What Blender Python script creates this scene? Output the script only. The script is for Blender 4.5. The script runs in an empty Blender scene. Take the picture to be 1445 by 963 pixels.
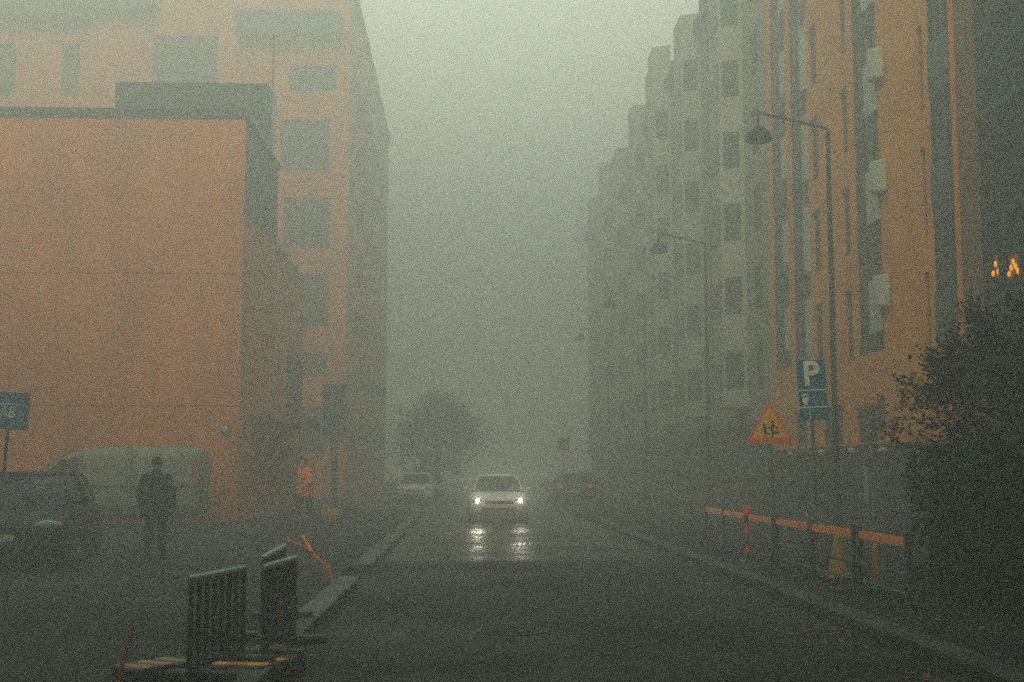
import bpy, bmesh, math, random
from mathutils import Vector, Matrix, Euler, noise
PI = math.pi
R = math.radians
scene = bpy.context.scene
col = scene.collection

# ------------------------------------------------------------------ camera
FPX = 1800.0
EYE = 1.6
PITCH, YAW = R(5.75), R(2.1)
cam_d = bpy.data.cameras.new('camera')
cam = bpy.data.objects.new('camera', cam_d)
col.objects.link(cam)
cam.location = (0, 0, EYE)
cam.rotation_euler = (PI/2 + PITCH, 0, -YAW)
cam_d.sensor_width = 36
cam_d.lens = FPX/1445*36
cam_d.clip_end = 2000
cam_d.clip_start = 0.05
cam_d.dof.use_dof = True
cam_d.dof.focus_distance = 30
cam_d.dof.aperture_fstop = 1.6
scene.camera = cam
CR = cam.rotation_euler.to_matrix()


def ray(px, py):
    return CR @ Vector(((px-722.5)/FPX, (481.5-py)/FPX, -1))


def atY(px, py, Y):
    d = ray(px, py)
    t = Y/d.y
    return d.x*t, EYE + d.z*t


def atX(px, py, X):
    d = ray(px, py)
    t = X/d.x
    return d.y*t, EYE + d.z*t


def onG(px, py, z=0.0):
    d = ray(px, py)
    t = (z-EYE)/d.z
    return d.x*t, d.y*t


# ------------------------------------------------------------------ materials
def mat(name, colr, rough=.6, metal=0.0, var=0.0, vscale=2.0, bump=0.0, bscale=40.0,
        emit=None, estr=0.0, col2=None, spec=0.5, rvar=0.0, detail=6, alpha=None, stretch=None):
    m = bpy.data.materials.new(name)
    m.use_nodes = True
    nt = m.node_tree
    b = nt.nodes['Principled BSDF']
    b.inputs['Roughness'].default_value = rough
    b.inputs['Metallic'].default_value = metal
    b.inputs['Specular IOR Level'].default_value = spec
    c = (*colr, 1)
    b.inputs['Base Color'].default_value = c
    if var or bump or col2 or rvar:
        tc = nt.nodes.new('ShaderNodeTexCoord')
        vec = tc.outputs['Object']
        if stretch:
            mp = nt.nodes.new('ShaderNodeMapping')
            mp.inputs['Scale'].default_value = stretch
            nt.links.new(vec, mp.inputs['Vector'])
            vec = mp.outputs['Vector']
    if var or col2:
        n = nt.nodes.new('ShaderNodeTexNoise')
        n.inputs['Scale'].default_value = vscale
        n.inputs['Detail'].default_value = detail
        n.inputs['Roughness'].default_value = .62
        nt.links.new(vec, n.inputs['Vector'])
        r = nt.nodes.new('ShaderNodeValToRGB')
        lo = tuple(max(0, x*(1-var)) for x in colr)
        hi = col2 if col2 else tuple(min(1, x*(1+var)) for x in colr)
        r.color_ramp.elements[0].position = .32
        r.color_ramp.elements[1].position = .7
        r.color_ramp.elements[0].color = (*lo, 1)
        r.color_ramp.elements[1].color = (*hi, 1)
        nt.links.new(n.outputs['Fac'], r.inputs['Fac'])
        nt.links.new(r.outputs['Color'], b.inputs['Base Color'])
    if rvar:
        n3 = nt.nodes.new('ShaderNodeTexNoise')
        n3.inputs['Scale'].default_value = vscale*.8
        n3.inputs['Detail'].default_value = 4
        nt.links.new(vec, n3.inputs['Vector'])
        mr = nt.nodes.new('ShaderNodeMapRange')
        mr.inputs['From Min'].default_value = .35
        mr.inputs['From Max'].default_value = .65
        mr.inputs['To Min'].default_value = max(.03, rough-rvar)
        mr.inputs['To Max'].default_value = min(1, rough+rvar)
        nt.links.new(n3.outputs['Fac'], mr.inputs['Value'])
        nt.links.new(mr.outputs['Result'], b.inputs['Roughness'])
    if bump:
        n2 = nt.nodes.new('ShaderNodeTexNoise')
        n2.inputs['Scale'].default_value = bscale
        n2.inputs['Detail'].default_value = 5
        nt.links.new(vec, n2.inputs['Vector'])
        bp = nt.nodes.new('ShaderNodeBump')
        bp.inputs['Strength'].default_value = bump
        bp.inputs['Distance'].default_value = .02
        nt.links.new(n2.outputs['Fac'], bp.inputs['Height'])
        nt.links.new(bp.outputs['Normal'], b.inputs['Normal'])
    if emit:
        b.inputs['Emission Color'].default_value = (*emit, 1)
        b.inputs['Emission Strength'].default_value = estr
    return m


M = {}
M['orange'] = mat('orange_render', (.62, .172, .006), .85, var=.24, vscale=.55, bump=.25, bscale=18, stretch=(1.6, 1.6, .5))
M['orange2'] = mat('orange_brick', (.74, .255, .006), .85, var=.16, vscale=.6, bump=.3, bscale=22)
M['brown'] = mat('brown_brick', (.20, .095, .035), .9, var=.2, vscale=.8, bump=.3, bscale=22)
M['pale'] = mat('pale_render', (.27, .30, .27), .85, var=.12, vscale=.5)
M['paler'] = mat('pale_bay_panel', (.38, .42, .38), .7, var=.08, vscale=.7)
M['darkclad'] = mat('dark_metal_cladding', (.008, .042, .052), .55, spec=.25, var=.25, vscale=1.5)
M['darkwall'] = mat('dark_building_render', (.004, .018, .024), .85, spec=.15, var=.3, vscale=1.2)
M['coping'] = mat('pale_metal_flashing', (.34, .38, .35), .4, var=.15, vscale=3)
M['stone'] = mat('dark_plinth_stone', (.012, .026, .029), .8, spec=.2, var=.35, vscale=1.4, bump=.5, bscale=8)
M['glass'] = mat('dark_window_glass', (.008, .046, .058), .3, var=.25, vscale=.5, spec=.15)
M['glass2'] = mat('pale_window_blind', (.34, .42, .40), .35, var=.12, vscale=.9)
M['glass3'] = mat('window_glass_drawn_curtain', (.022, .070, .078), .3, var=.4, vscale=2.5, spec=.15, stretch=(4, 4, .3))
M['glass4'] = mat('window_glass_half_blind', (.045, .09, .092), .35, var=.3, vscale=1.5, spec=.15)
M['frame'] = mat('window_frame_grey', (.055, .09, .09), .5)
M['screen'] = mat('pale_balcony_screen', (.38, .47, .45), .5, var=.12, vscale=.9)
M['frame2'] = mat('window_frame_pale', (.42, .43, .38), .5)
M['balc'] = mat('white_balcony_panel', (.42, .48, .45), .5, var=.08, vscale=2)
M['recess'] = mat('recess_cladding', (.010, .038, .044), .6, var=.25, vscale=1)
M['steel'] = mat('painted_steel_dark', (.004, .016, .020), .6, spec=.15, var=.2, vscale=6)
M['galv'] = mat('galvanised_steel', (.16, .21, .21), .45, metal=.4, var=.25, vscale=9)
M['steelbar'] = mat('barrier_steel', (.045, .085, .09), .45, metal=.3, var=.3, vscale=9)
M['railtop'] = mat('pale_barrier_rail', (.30, .42, .42), .35, metal=.2, var=.2, vscale=9)
M['panel'] = mat('barrier_dark_panel', (.012, .032, .036), .6, var=.3, vscale=5)
M['bluesign'] = mat('blue_sign_film', (.002, .15, .34), .4, var=.1, vscale=12)
M['signwhite'] = mat('white_sign_film', (.85, .88, .82), .4, var=.08, vscale=20)
M['signback'] = mat('sign_back_metal', (.02, .055, .07), .5)
M['yellowsign'] = mat('yellow_sign_film', (.95, .43, .006), .4, var=.08, vscale=15)
M['redsign'] = mat('red_sign_border', (.92, .13, .010), .4, var=.1, vscale=15)
M['black'] = mat('black_film', (.008, .012, .012), .5)
M['tealsign'] = mat('teal_sign_panel', (.012, .085, .10), .5, var=.15, vscale=3)
M['hiviz'] = mat('orange_hi_vis_fabric', (.98, .17, .02), .8, var=.15, vscale=8)
M['orangeplast'] = mat('orange_plastic', (1.0, .24, .012), .45, var=.12, vscale=10)
M['redplast'] = mat('red_reflective_film', (.95, .10, .02), .4)
M['yellowplast'] = mat('yellow_plastic', (.36, .24, .025), .5, var=.2, vscale=8)
M['skin'] = mat('skin', (.45, .25, .17), .55)
M['coat'] = mat('dark_coat_fabric', (.009, .020, .026), .9, var=.3, vscale=14)
M['trouser'] = mat('dark_trouser_fabric', (.010, .020, .026), .9, var=.3, vscale=14)
M['shoe'] = mat('shoe_leather', (.01, .012, .014), .5)
M['hair'] = mat('dark_hair', (.012, .010, .008), .6)
M['tyre'] = mat('tyre_rubber', (.010, .011, .012), .8)
M['rim'] = mat('alloy_rim', (.22, .24, .24), .35, metal=.7)
M['carglass'] = mat('car_glass', (.005, .016, .020), .3, spec=.08)
M['chrome'] = mat('chrome_trim', (.60, .62, .60), .15, metal=1.0)
M['paint_white'] = mat('white_car_paint', (.62, .63, .60), .25, var=.05, vscale=3)
M['paint_black'] = mat('black_car_paint', (.004, .008, .010), .5, spec=.08, var=.2, vscale=3)
M['paint_van'] = mat('grey_white_van_paint', (.20, .23, .22), .45, var=.12, vscale=2)
M['paint_dark'] = mat('dark_grey_car_paint', (.03, .038, .04), .25, var=.2, vscale=3)
M['plasticb'] = mat('black_bumper_plastic', (.012, .016, .018), .6)
M['lensoff'] = mat('clear_headlamp_lens', (.30, .36, .36), .12)
M['lenson'] = mat('lit_headlamp', (.9, .9, .85), .2, emit=(1.0, .93, .74), estr=60)
M['taillit'] = mat('lit_tail_lamp', (.6, .05, .02), .3, emit=(1.0, .16, .04), estr=.5)
M['tailoff'] = mat('red_tail_lamp', (.40, .05, .02), .25)
M['amber'] = mat('amber_indicator', (.75, .22, .03), .25)
M['plate'] = mat('number_plate_white', (.6, .62, .58), .5)
M['candle'] = mat('lit_amber_bulbs', (.9, .5, .1), .4, emit=(1.0, .36, .02), estr=1.1)
M['trimglow'] = mat('painted_lamplight_trim', (.30, .13, .04), .8, emit=(1.0, .35, .05), estr=.10)  # faint emission paints the candle light onto frames and arch base
M['globe'] = mat('opal_lamp_globe', (.42, .45, .42), .3)
M['iron'] = mat('cast_iron', (.02, .025, .025), .65, metal=.5, bump=.6, bscale=30, var=.3, vscale=9)
M['granite'] = mat('granite_kerb', (.048, .062, .060), .6, spec=.25, var=.6, vscale=1.3, bump=.5, bscale=30, rvar=.15)
M['bark'] = mat('dark_bark', (.022, .022, .018), .9, var=.35, vscale=9)
M['leafdark'] = mat('dark_evergreen_leaf', (.008, .026, .024), .7, spec=.15, var=.4, vscale=3)
M['leaftree'] = mat('dull_tree_leaf', (.055, .060, .035), .7, var=.4, vscale=3)
M['leafor'] = mat('orange_autumn_leaf', (.85, .33, .03), .6, var=.2, vscale=4)
M['paver'] = mat('wet_pavement_slabs', (.009, .015, .016), .85, spec=.12, var=.35, vscale=.6, bump=.4, bscale=25, rvar=.12)
M['ground'] = mat('bare_ground', (.05, .058, .054), .8, var=.3, vscale=.3)


def asphalt(name, c, rough, rvar, bump, ripple=0.0, sp=.5):
    m = mat(name, c, rough, var=.4, vscale=.55, bump=bump, bscale=90, rvar=rvar, spec=sp)
    nt = m.node_tree
    b = nt.nodes['Principled BSDF']
    if ripple:
        tc = nt.nodes.new('ShaderNodeTexCoord')
        mp = nt.nodes.new('ShaderNodeMapping')
        mp.inputs['Scale'].default_value = (.22, 1.0, 1)
        nt.links.new(tc.outputs['Object'], mp.inputs['Vector'])
        n = nt.nodes.new('ShaderNodeTexNoise')
        n.inputs['Scale'].default_value = 1.5
        n.inputs['Detail'].default_value = 3
        nt.links.new(mp.outputs['Vector'], n.inputs['Vector'])
        bp = nt.nodes.new('ShaderNodeBump')
        bp.inputs['Strength'].default_value = ripple
        bp.inputs['Distance'].default_value = .06
        nt.links.new(n.outputs['Fac'], bp.inputs['Height'])
        old = [l for l in nt.links if l.to_socket == b.inputs['Normal']]
        if old:
            nt.links.new(old[0].from_socket, bp.inputs['Normal'])
        nt.links.new(bp.outputs['Normal'], b.inputs['Normal'])
    return m


M['road'] = asphalt('worn_asphalt', (.011, .016, .016), .72, .12, .5, sp=.12)
M['roadwet'] = asphalt('wet_asphalt', (.013, .018, .0175), .42, .14, .25, ripple=.7, sp=.08)


# orange board with diagonal lighter bands
def striped(name, c1, c2, scale):
    m = bpy.data.materials.new(name)
    m.use_nodes = True
    nt = m.node_tree
    b = nt.nodes['Principled BSDF']
    b.inputs['Roughness'].default_value = .45
    tc = nt.nodes.new('ShaderNodeTexCoord')
    mp = nt.nodes.new('ShaderNodeMapping')
    mp.inputs['Rotation'].default_value = (R(45), 0, 0)
    w = nt.nodes.new('ShaderNodeTexWave')
    w.bands_direction = 'Y'
    w.inputs['Scale'].default_value = scale
    r = nt.nodes.new('ShaderNodeValToRGB')
    r.color_ramp.interpolation = 'CONSTANT'
    r.color_ramp.elements[0].color = (*c1, 1)
    r.color_ramp.elements[1].color = (*c2, 1)
    r.color_ramp.elements[1].position = .62
    nt.links.new(tc.outputs['Object'], mp.inputs['Vector'])
    nt.links.new(mp.outputs['Vector'], w.inputs['Vector'])
    nt.links.new(w.outputs['Fac'], r.inputs['Fac'])
    nt.links.new(r.outputs['Color'], b.inputs['Base Color'])
    return m


M['board'] = striped('striped_orange_board', (.95, .26, .012), (.72, .20, .02), 2.6)


# ------------------------------------------------------------------ object helpers
def tag(o, label=None, cat=None, group=None, kind=None):
    if label:
        o['label'] = label
    if cat:
        o['category'] = cat
    if group:
        o['group'] = group
    if kind:
        o['kind'] = kind
    return o


def empty(name, loc, rz=0, label=None, cat=None, group=None):
    o = bpy.data.objects.new(name, None)
    o.empty_display_size = .2
    col.objects.link(o)
    o.location = loc
    o.rotation_euler = (0, 0, rz)
    return tag(o, label, cat, group)


def copy_tree(o, parent=None):
    c = o.copy()
    col.objects.link(c)
    if parent:
        c.parent = parent
    for ch in o.children:
        copy_tree(ch, c)
    return c


class MB:
    def __init__(s):
        s.bm = bmesh.new()

    def quad(s, *pts):
        vs = [s.bm.verts.new(p) for p in pts]
        return s.bm.faces.new(vs)

    def hull8(s, P):
        v = [s.bm.verts.new(p) for p in P]
        for f in ((0, 3, 2, 1), (4, 5, 6, 7), (0, 1, 5, 4), (1, 2, 6, 5), (2, 3, 7, 6), (3, 0, 4, 7)):
            s.bm.faces.new([v[i] for i in f])
        return s

    def box(s, x0, x1, y0, y1, z0, z1):
        return s.hull8([(x0, y0, z0), (x1, y0, z0), (x1, y1, z0), (x0, y1, z0),
                        (x0, y0, z1), (x1, y0, z1), (x1, y1, z1), (x0, y1, z1)])

    def bbox(s, a, b):
        return s.box(min(a[0], b[0]), max(a[0], b[0]), min(a[1], b[1]), max(a[1], b[1]), min(a[2], b[2]), max(a[2], b[2]))

    def obox(s, c, dims, rot=None):
        rot = rot or Matrix.Identity(3)
        c = Vector(c)
        h = [d/2 for d in dims]
        P = []
        for z in (-1, 1):
            for x, y in ((-1, -1), (1, -1), (1, 1), (-1, 1)):
                P.append(c + rot @ Vector((x*h[0], y*h[1], z*h[2])))
        return s.hull8(P)

    def prism(s, poly, a, b, fn):
        # poly list of 2D, fn(p2, h) -> vec3
        A = [s.bm.verts.new(fn(p, a)) for p in poly]
        B = [s.bm.verts.new(fn(p, b)) for p in poly]
        n = len(poly)
        s.bm.faces.new(A[::-1])
        s.bm.faces.new(B)
        for i in range(n):
            s.bm.faces.new((A[i], A[(i+1) % n], B[(i+1) % n], B[i]))
        return s

    def loft(s, rings, cap=True):
        V = [[s.bm.verts.new(p) for p in r] for r in rings]
        n = len(V[0])
        for a, b in zip(V, V[1:]):
            for i in range(n):
                s.bm.faces.new((a[i], a[(i+1) % n], b[(i+1) % n], b[i]))
        if cap:
            s.bm.faces.new(V[0][::-1])
            s.bm.faces.new(V[-1])
        return s

    def tube(s, pts, rad, n=8):
        pts = [Vector(p) for p in pts]
        if not hasattr(rad, '__len__'):
            rad = [rad]*len(pts)
        rings = []
        up = None
        for i, p in enumerate(pts):
            d = (pts[min(i+1, len(pts)-1)] - pts[max(i-1, 0)]).normalized()
            if up is None:
                up = Vector((0, 0, 1)) if abs(d.z) < .9 else Vector((1, 0, 0))
            a = d.cross(up)
            if a.length < 1e-4:
                a = d.orthogonal()
            a.normalize()
            b = d.cross(a).normalized()
            up = -b if False else up
            rings.append([p + a*math.cos(t)*rad[i] + b*math.sin(t)*rad[i] for t in [2*PI*k/n for k in range(n)]])
        return s.loft(rings)

    def capsule(s, p0, p1, r0, r1, n=12):
        p0, p1 = Vector(p0), Vector(p1)
        d = (p1-p0)
        if d.length < 1e-5:
            d = Vector((0, 0, 1e-4))
            p1 = p0+d
        d.normalize()
        pts, rad = [], []
        for k in range(4):
            t = PI/2*(1-k/4)
            pts.append(p0 - d*math.sin(t)*r0)
            rad.append(max(math.cos(t)*r0, r0*.02))
        pts += [p0, p1]
        rad += [r0, r1]
        for k in range(1, 5):
            t = PI/2*k/4
            pts.append(p1 + d*math.sin(t)*r1)
            rad.append(max(math.cos(t)*r1, r1*.02))
        a = d.orthogonal().normalized()
        b = d.cross(a)
        rings = [[p + a*math.cos(t)*r + b*math.sin(t)*r for t in [2*PI*j/n for j in range(n)]] for p, r in zip(pts, rad)]
        return s.loft(rings)

    def ellipsoid(s, c, r, n=16, m=10, rot=None):
        rings = []
        for i in range(m+1):
            ph = -PI/2 + PI*i/m
            rr = max(math.cos(ph), .01)
            ring = []
            for j in range(n):
                t = 2*PI*j/n
                v = Vector((r[0]*rr*math.cos(t), r[1]*rr*math.sin(t), r[2]*math.sin(ph)))
                if rot:
                    v = rot @ v
                ring.append(Vector(c)+v)
            rings.append(ring)
        return s.loft(rings)

    def lathe(s, prof, c=(0, 0, 0), n=20, axis='z'):
        rings = []
        for r, h in prof:
            ring = []
            for j in range(n):
                t = 2*PI*j/n
                a, b = max(r, 1e-4)*math.cos(t), max(r, 1e-4)*math.sin(t)
                v = {'z': (a, b, h), 'x': (h, a, b), 'y': (a, h, b)}[axis]
                ring.append(Vector(c)+Vector(v))
            rings.append(ring)
        return s.loft(rings)

    def build(s, name, m, parent=None, smooth=False, world=False, bevel=0):
        bmesh.ops.recalc_face_normals(s.bm, faces=s.bm.faces)
        me = bpy.data.meshes.new(name)
        off = Vector((0, 0, 0))
        if world and parent:
            p = parent
            while p:
                off += p.location
                p = p.parent
            bmesh.ops.translate(s.bm, vec=-off, verts=s.bm.verts)
        s.bm.to_mesh(me)
        s.bm.free()
        if smooth:
            for p in me.polygons:
                p.use_smooth = True
        o = bpy.data.objects.new(name, me)
        col.objects.link(o)
        me.materials.append(M[m] if isinstance(m, str) else m)
        if parent:
            o.parent = parent
        if bevel:
            bv = o.modifiers.new('bevel', 'BEVEL')
            bv.width = bevel
            bv.segments = 2
            bv.limit_method = 'ANGLE'
        return o


def text_mesh(name, body, size, m, parent, loc, rot, sx=1.0, ext=.002):
    c = bpy.data.curves.new(name, 'FONT')
    c.body = body
    c.size = size
    c.extrude = ext
    c.align_x = 'CENTER'
    c.align_y = 'CENTER'
    t = bpy.data.objects.new(name, c)
    col.objects.link(t)
    bpy.context.view_layer.update()
    dg = bpy.context.evaluated_depsgraph_get()
    me = bpy.data.meshes.new_from_object(t.evaluated_get(dg))
    bpy.data.objects.remove(t)
    o = bpy.data.objects.new(name, me)
    me.materials.clear()
    me.materials.append(M[m])
    col.objects.link(o)
    o.parent = parent
    o.location = loc
    o.rotation_euler = rot
    o.scale = (sx, 1, 1)
    return o


# ------------------------------------------------------------------ world and light
w = bpy.data.worlds.new('World')
scene.world = w
w.use_nodes = True
nt = w.node_tree
bg = nt.nodes['Background']
sky = nt.nodes.new('ShaderNodeTexSky')
sky.sky_type = 'NISHITA'
sky.sun_disc = False
SUN_EL, SUN_AZ = R(34), R(191)
sky.sun_elevation = SUN_EL
sky.sun_rotation = SUN_AZ
sky.air_density = 1.0
sky.dust_density = 6.0
sky.ozone_density = 3.0
tint = nt.nodes.new('ShaderNodeMix')
tint.data_type = 'RGBA'
tint.blend_type = 'MULTIPLY'
tint.inputs['Factor'].default_value = 1.0
tint.inputs['B'].default_value = (.55, .95, .88, 1)
nt.links.new(sky.outputs['Color'], tint.inputs['A'])
cloud = nt.nodes.new('ShaderNodeMix')        # graded overcast with an added glow, over the clear sky
cloud.data_type = 'RGBA'
cloud.inputs["Factor"].default_value = .95
cloud.inputs['B'].default_value = (3.0, 4.3, 3.8, 1)
tcw = nt.nodes.new('ShaderNodeTexCoord')       # overcast graded by height, pale low and teal overhead, shaped to tint near shade
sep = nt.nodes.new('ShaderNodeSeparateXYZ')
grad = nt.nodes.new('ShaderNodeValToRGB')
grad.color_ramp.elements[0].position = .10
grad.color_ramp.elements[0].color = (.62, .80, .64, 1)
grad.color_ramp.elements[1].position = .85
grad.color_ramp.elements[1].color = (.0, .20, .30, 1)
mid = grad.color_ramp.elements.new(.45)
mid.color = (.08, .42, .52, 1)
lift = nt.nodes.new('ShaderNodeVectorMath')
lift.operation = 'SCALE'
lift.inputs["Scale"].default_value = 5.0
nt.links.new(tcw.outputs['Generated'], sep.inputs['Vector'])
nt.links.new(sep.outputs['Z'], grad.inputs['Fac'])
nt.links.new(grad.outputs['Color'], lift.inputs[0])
dot = nt.nodes.new('ShaderNodeVectorMath')     # added glow over the far street end, imitating sun behind fog
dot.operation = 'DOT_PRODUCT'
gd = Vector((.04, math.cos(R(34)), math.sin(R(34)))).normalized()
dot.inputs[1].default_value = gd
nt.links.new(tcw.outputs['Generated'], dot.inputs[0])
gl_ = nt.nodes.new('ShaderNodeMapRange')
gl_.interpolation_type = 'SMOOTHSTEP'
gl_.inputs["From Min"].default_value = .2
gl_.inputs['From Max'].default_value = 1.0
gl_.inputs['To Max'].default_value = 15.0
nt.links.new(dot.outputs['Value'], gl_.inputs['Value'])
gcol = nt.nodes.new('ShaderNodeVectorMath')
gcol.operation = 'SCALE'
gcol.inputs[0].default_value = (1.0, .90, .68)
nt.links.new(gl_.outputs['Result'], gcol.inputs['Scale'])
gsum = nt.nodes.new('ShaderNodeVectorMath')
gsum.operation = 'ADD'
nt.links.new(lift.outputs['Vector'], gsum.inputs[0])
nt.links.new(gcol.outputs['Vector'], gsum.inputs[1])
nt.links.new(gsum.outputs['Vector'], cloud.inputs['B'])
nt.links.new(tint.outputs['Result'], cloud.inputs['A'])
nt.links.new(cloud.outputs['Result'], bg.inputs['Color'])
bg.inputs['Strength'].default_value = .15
sd = bpy.data.lights.new('sun', 'SUN')
sd.energy = 5.0
sd.angle = R(30)
sd.color = (1.0, .79, .40)
so = bpy.data.objects.new('sun', sd)
col.objects.link(so)
sdir = Vector((math.sin(SUN_AZ)*math.cos(SUN_EL), math.cos(SUN_AZ)*math.cos(SUN_EL), math.sin(SUN_EL)))
so.rotation_euler = sdir.to_track_quat('Z', 'Y').to_euler()
so.location = (0, 60, 60)

vs = scene.view_settings
vs.view_transform = 'Standard'
vs.look = 'None'
vs.gamma = 1
vs.use_curve_mapping = False
vs.exposure = .2
cy = scene.cycles
cy.volume_bounces = 1
cy.max_bounces = 12
cy.diffuse_bounces = 2
cy.glossy_bounces = 2
cy.transmission_bounces = 2
cy.use_denoising = False
cy.sample_clamp_indirect = 4

# haze
m = bpy.data.materials.new('fog_air')
m.use_nodes = True
nt = m.node_tree
nt.nodes.remove(nt.nodes['Principled BSDF'])
vol = nt.nodes.new('ShaderNodeVolumePrincipled')
vol.inputs["Color"].default_value = (.84, .93, .92, 1)
vol.inputs["Density"].default_value = .0305
vol.inputs['Anisotropy'].default_value = .6
nt.links.new(vol.outputs['Volume'], nt.nodes['Material Output'].inputs['Volume'])
HZ = MB()
HZ.box(-100, 100, -60, 170, -1.1, 34)
hz = HZ.build('haze', m)
tag(hz, 'thick pale fog filling the street', None, None, 'stuff')

# ------------------------------------------------------------------ ground
def slab(name, poly, z0, z1, mm):
    b = MB()
    b.prism(poly, z0, z1, lambda p, h: (p[0], p[1], h))
    return tag(b.build(name, mm), kind='structure')


def sheet(name, x0, x1, y0, y1, z, mm):
    b = MB()
    b.quad((x0, y0, z), (x1, y0, z), (x1, y1, z), (x0, y1, z))
    return tag(b.build(name, mm), kind='structure')


KL, KR = -1.45, 3.84          # kerb faces at the carriageway
PL, PR = -3.6, 7.0            # kerb faces beside the parking bays
YL, YR = 47.0, 50.0
sheet('ground', -98, 98, -58, 168, -.008, 'ground')
sheet('road', -4.2, 7.6, -50, 22.6, .0, 'road')
sheet('road_wet_section', -4.2, 7.6, 22.62, 166, .002, 'roadwet')
slab('pavement_left', [(KL-.3, -50), (KL-.3, YL), (PL-.3, YL+2.5), (PL-.3, 166), (-60, 166), (-60, -50)], -.005, .12, 'paver')
slab('pavement_right', [(KR+.3, -50), (40, -50), (40, 166), (PR+.3, 166), (PR+.3, YR+2.5), (KR+.3, YR)], -.005, .12, 'paver')


def kerb_line(pts, side):
    b = MB()
    for (x0, y0), (x1, y1) in zip(pts, pts[1:]):
        d = Vector((x1-x0, y1-y0, 0))
        L = d.length
        d.normalize()
        nrm = Vector((-d.y, d.x, 0))*side
        n = max(1, round(L/1.0))
        ang = math.atan2(d.y, d.x)
        for i in range(n):
            if side > 0 and i in (38, 39) and L > 60:
                continue
            c = Vector((x0, y0, 0)) + d*(L*(i+.5)/n) + nrm*(.149+random.uniform(-.012, .012))
            rot = Matrix.Rotation(ang+random.uniform(-.006, .006), 3, 'Z') @ Matrix.Rotation(random.uniform(-.02, .02), 3, 'X')
            h = .15+random.uniform(-.008, .008)
            b.obox((c.x, c.y, -.01+h/2), (L/n-.012, .29, h), rot)
    return b


random.seed(3)
kb = kerb_line([(KL, -20), (KL, YL), (PL, YL+2.5), (PL, 140)], 1)
kb2 = kerb_line([(KR, -20), (KR, YR), (PR, YR+2.5), (PR, 140)], -1)
tag(kb.build('kerb_left', 'granite', bevel=.015), kind='structure')
M['graniteb'] = mat('darker_granite_kerb', (.035, .046, .045), .7, var=.6, vscale=1.2, bump=.5, bscale=30, spec=.2)  # right kerb granite, a darker tone than the left kerb
tag(kb2.build('kerb_right', 'graniteb', bevel=.015), kind='structure')

# litter of leaves and grit along the right gutter
random.seed(8)
b = MB()
for i in range(700):
    y = random.uniform(9, 40)
    x = KR - abs(random.gauss(0, .35)) - .02 if random.random() < .7 else KR+.3+abs(random.gauss(0, .5))
    z = .008 if x < KR else .128
    s = random.uniform(.02, .05)
    a = random.uniform(0, 2*PI)
    c, d = math.cos(a)*s, math.sin(a)*s
    b.quad((x+c, y+d, z+random.uniform(0, .02)), (x-d*.6, y+c*.6, z+.004), (x-c, y-d, z+random.uniform(0, .02)), (x+d*.6, y-c*.6, z+.004))
M['litter'] = mat('fallen_leaf_litter', (.16, .085, .03), .7, var=.5, vscale=5)
tag(b.build('fallen_leaves', 'litter'), 'damp fallen leaves scattered along the right gutter', None, None, 'stuff')

# manhole cover
mx, my = onG(723, 891)
mh = empty('manhole_cover', (mx, my, .0), 0, 'round cast iron manhole cover set in the near asphalt', 'manhole cover')
b = MB()
b.lathe([(.36, .002), (.36, .012), (.31, .014), (.31, .004)], n=40)
b.build('rim', 'iron', mh)
b = MB()
b.lathe([(.30, .002), (.30, .009), (.0, .010)], n=40)
for i in range(-4, 5):
    L = math.sqrt(max(0, .27**2-(i*.06)**2))
    if L > .05:
        b.box(-L, L, i*.06-.012, i*.06+.012, .009, .016)
b.build('lid', 'iron', mh)


# ------------------------------------------------------------------ facades
def facade(mb, O, U, N, u0, u1, v0, v1, holes, depth):
    O, U, N = Vector(O), Vector(U), Vector(N)
    Zv = Vector((0, 0, 1))

    def P(u, v, d=0):
        return O + U*u + Zv*v - N*d
    us = sorted(set([u0, u1] + [h[0] for h in holes] + [h[1] for h in holes]))
    vv = sorted(set([v0, v1] + [h[2] for h in holes] + [h[3] for h in holes]))
    us = [u for u in us if u0 <= u <= u1]
    vv = [v for v in vv if v0 <= v <= v1]
    for a, b in zip(us, us[1:]):
        for c, d in zip(vv, vv[1:]):
            um, vm = (a+b)/2, (c+d)/2
            if any(h[0] < um < h[1] and h[2] < vm < h[3] for h in holes):
                continue
            mb.quad(P(a, c), P(b, c), P(b, d), P(a, d))
    for h in holes:
        a, b, c, d = h[:4]
        mb.quad(P(a, c), P(a, d), P(a, d, depth), P(a, c, depth))
        mb.quad(P(b, c), P(b, d), P(b, d, depth), P(b, c, depth))
        mb.quad(P(a, c), P(b, c), P(b, c, depth), P(a, c, depth))
        mb.quad(P(a, d), P(b, d), P(b, d, depth), P(a, d, depth))
    return P


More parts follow.
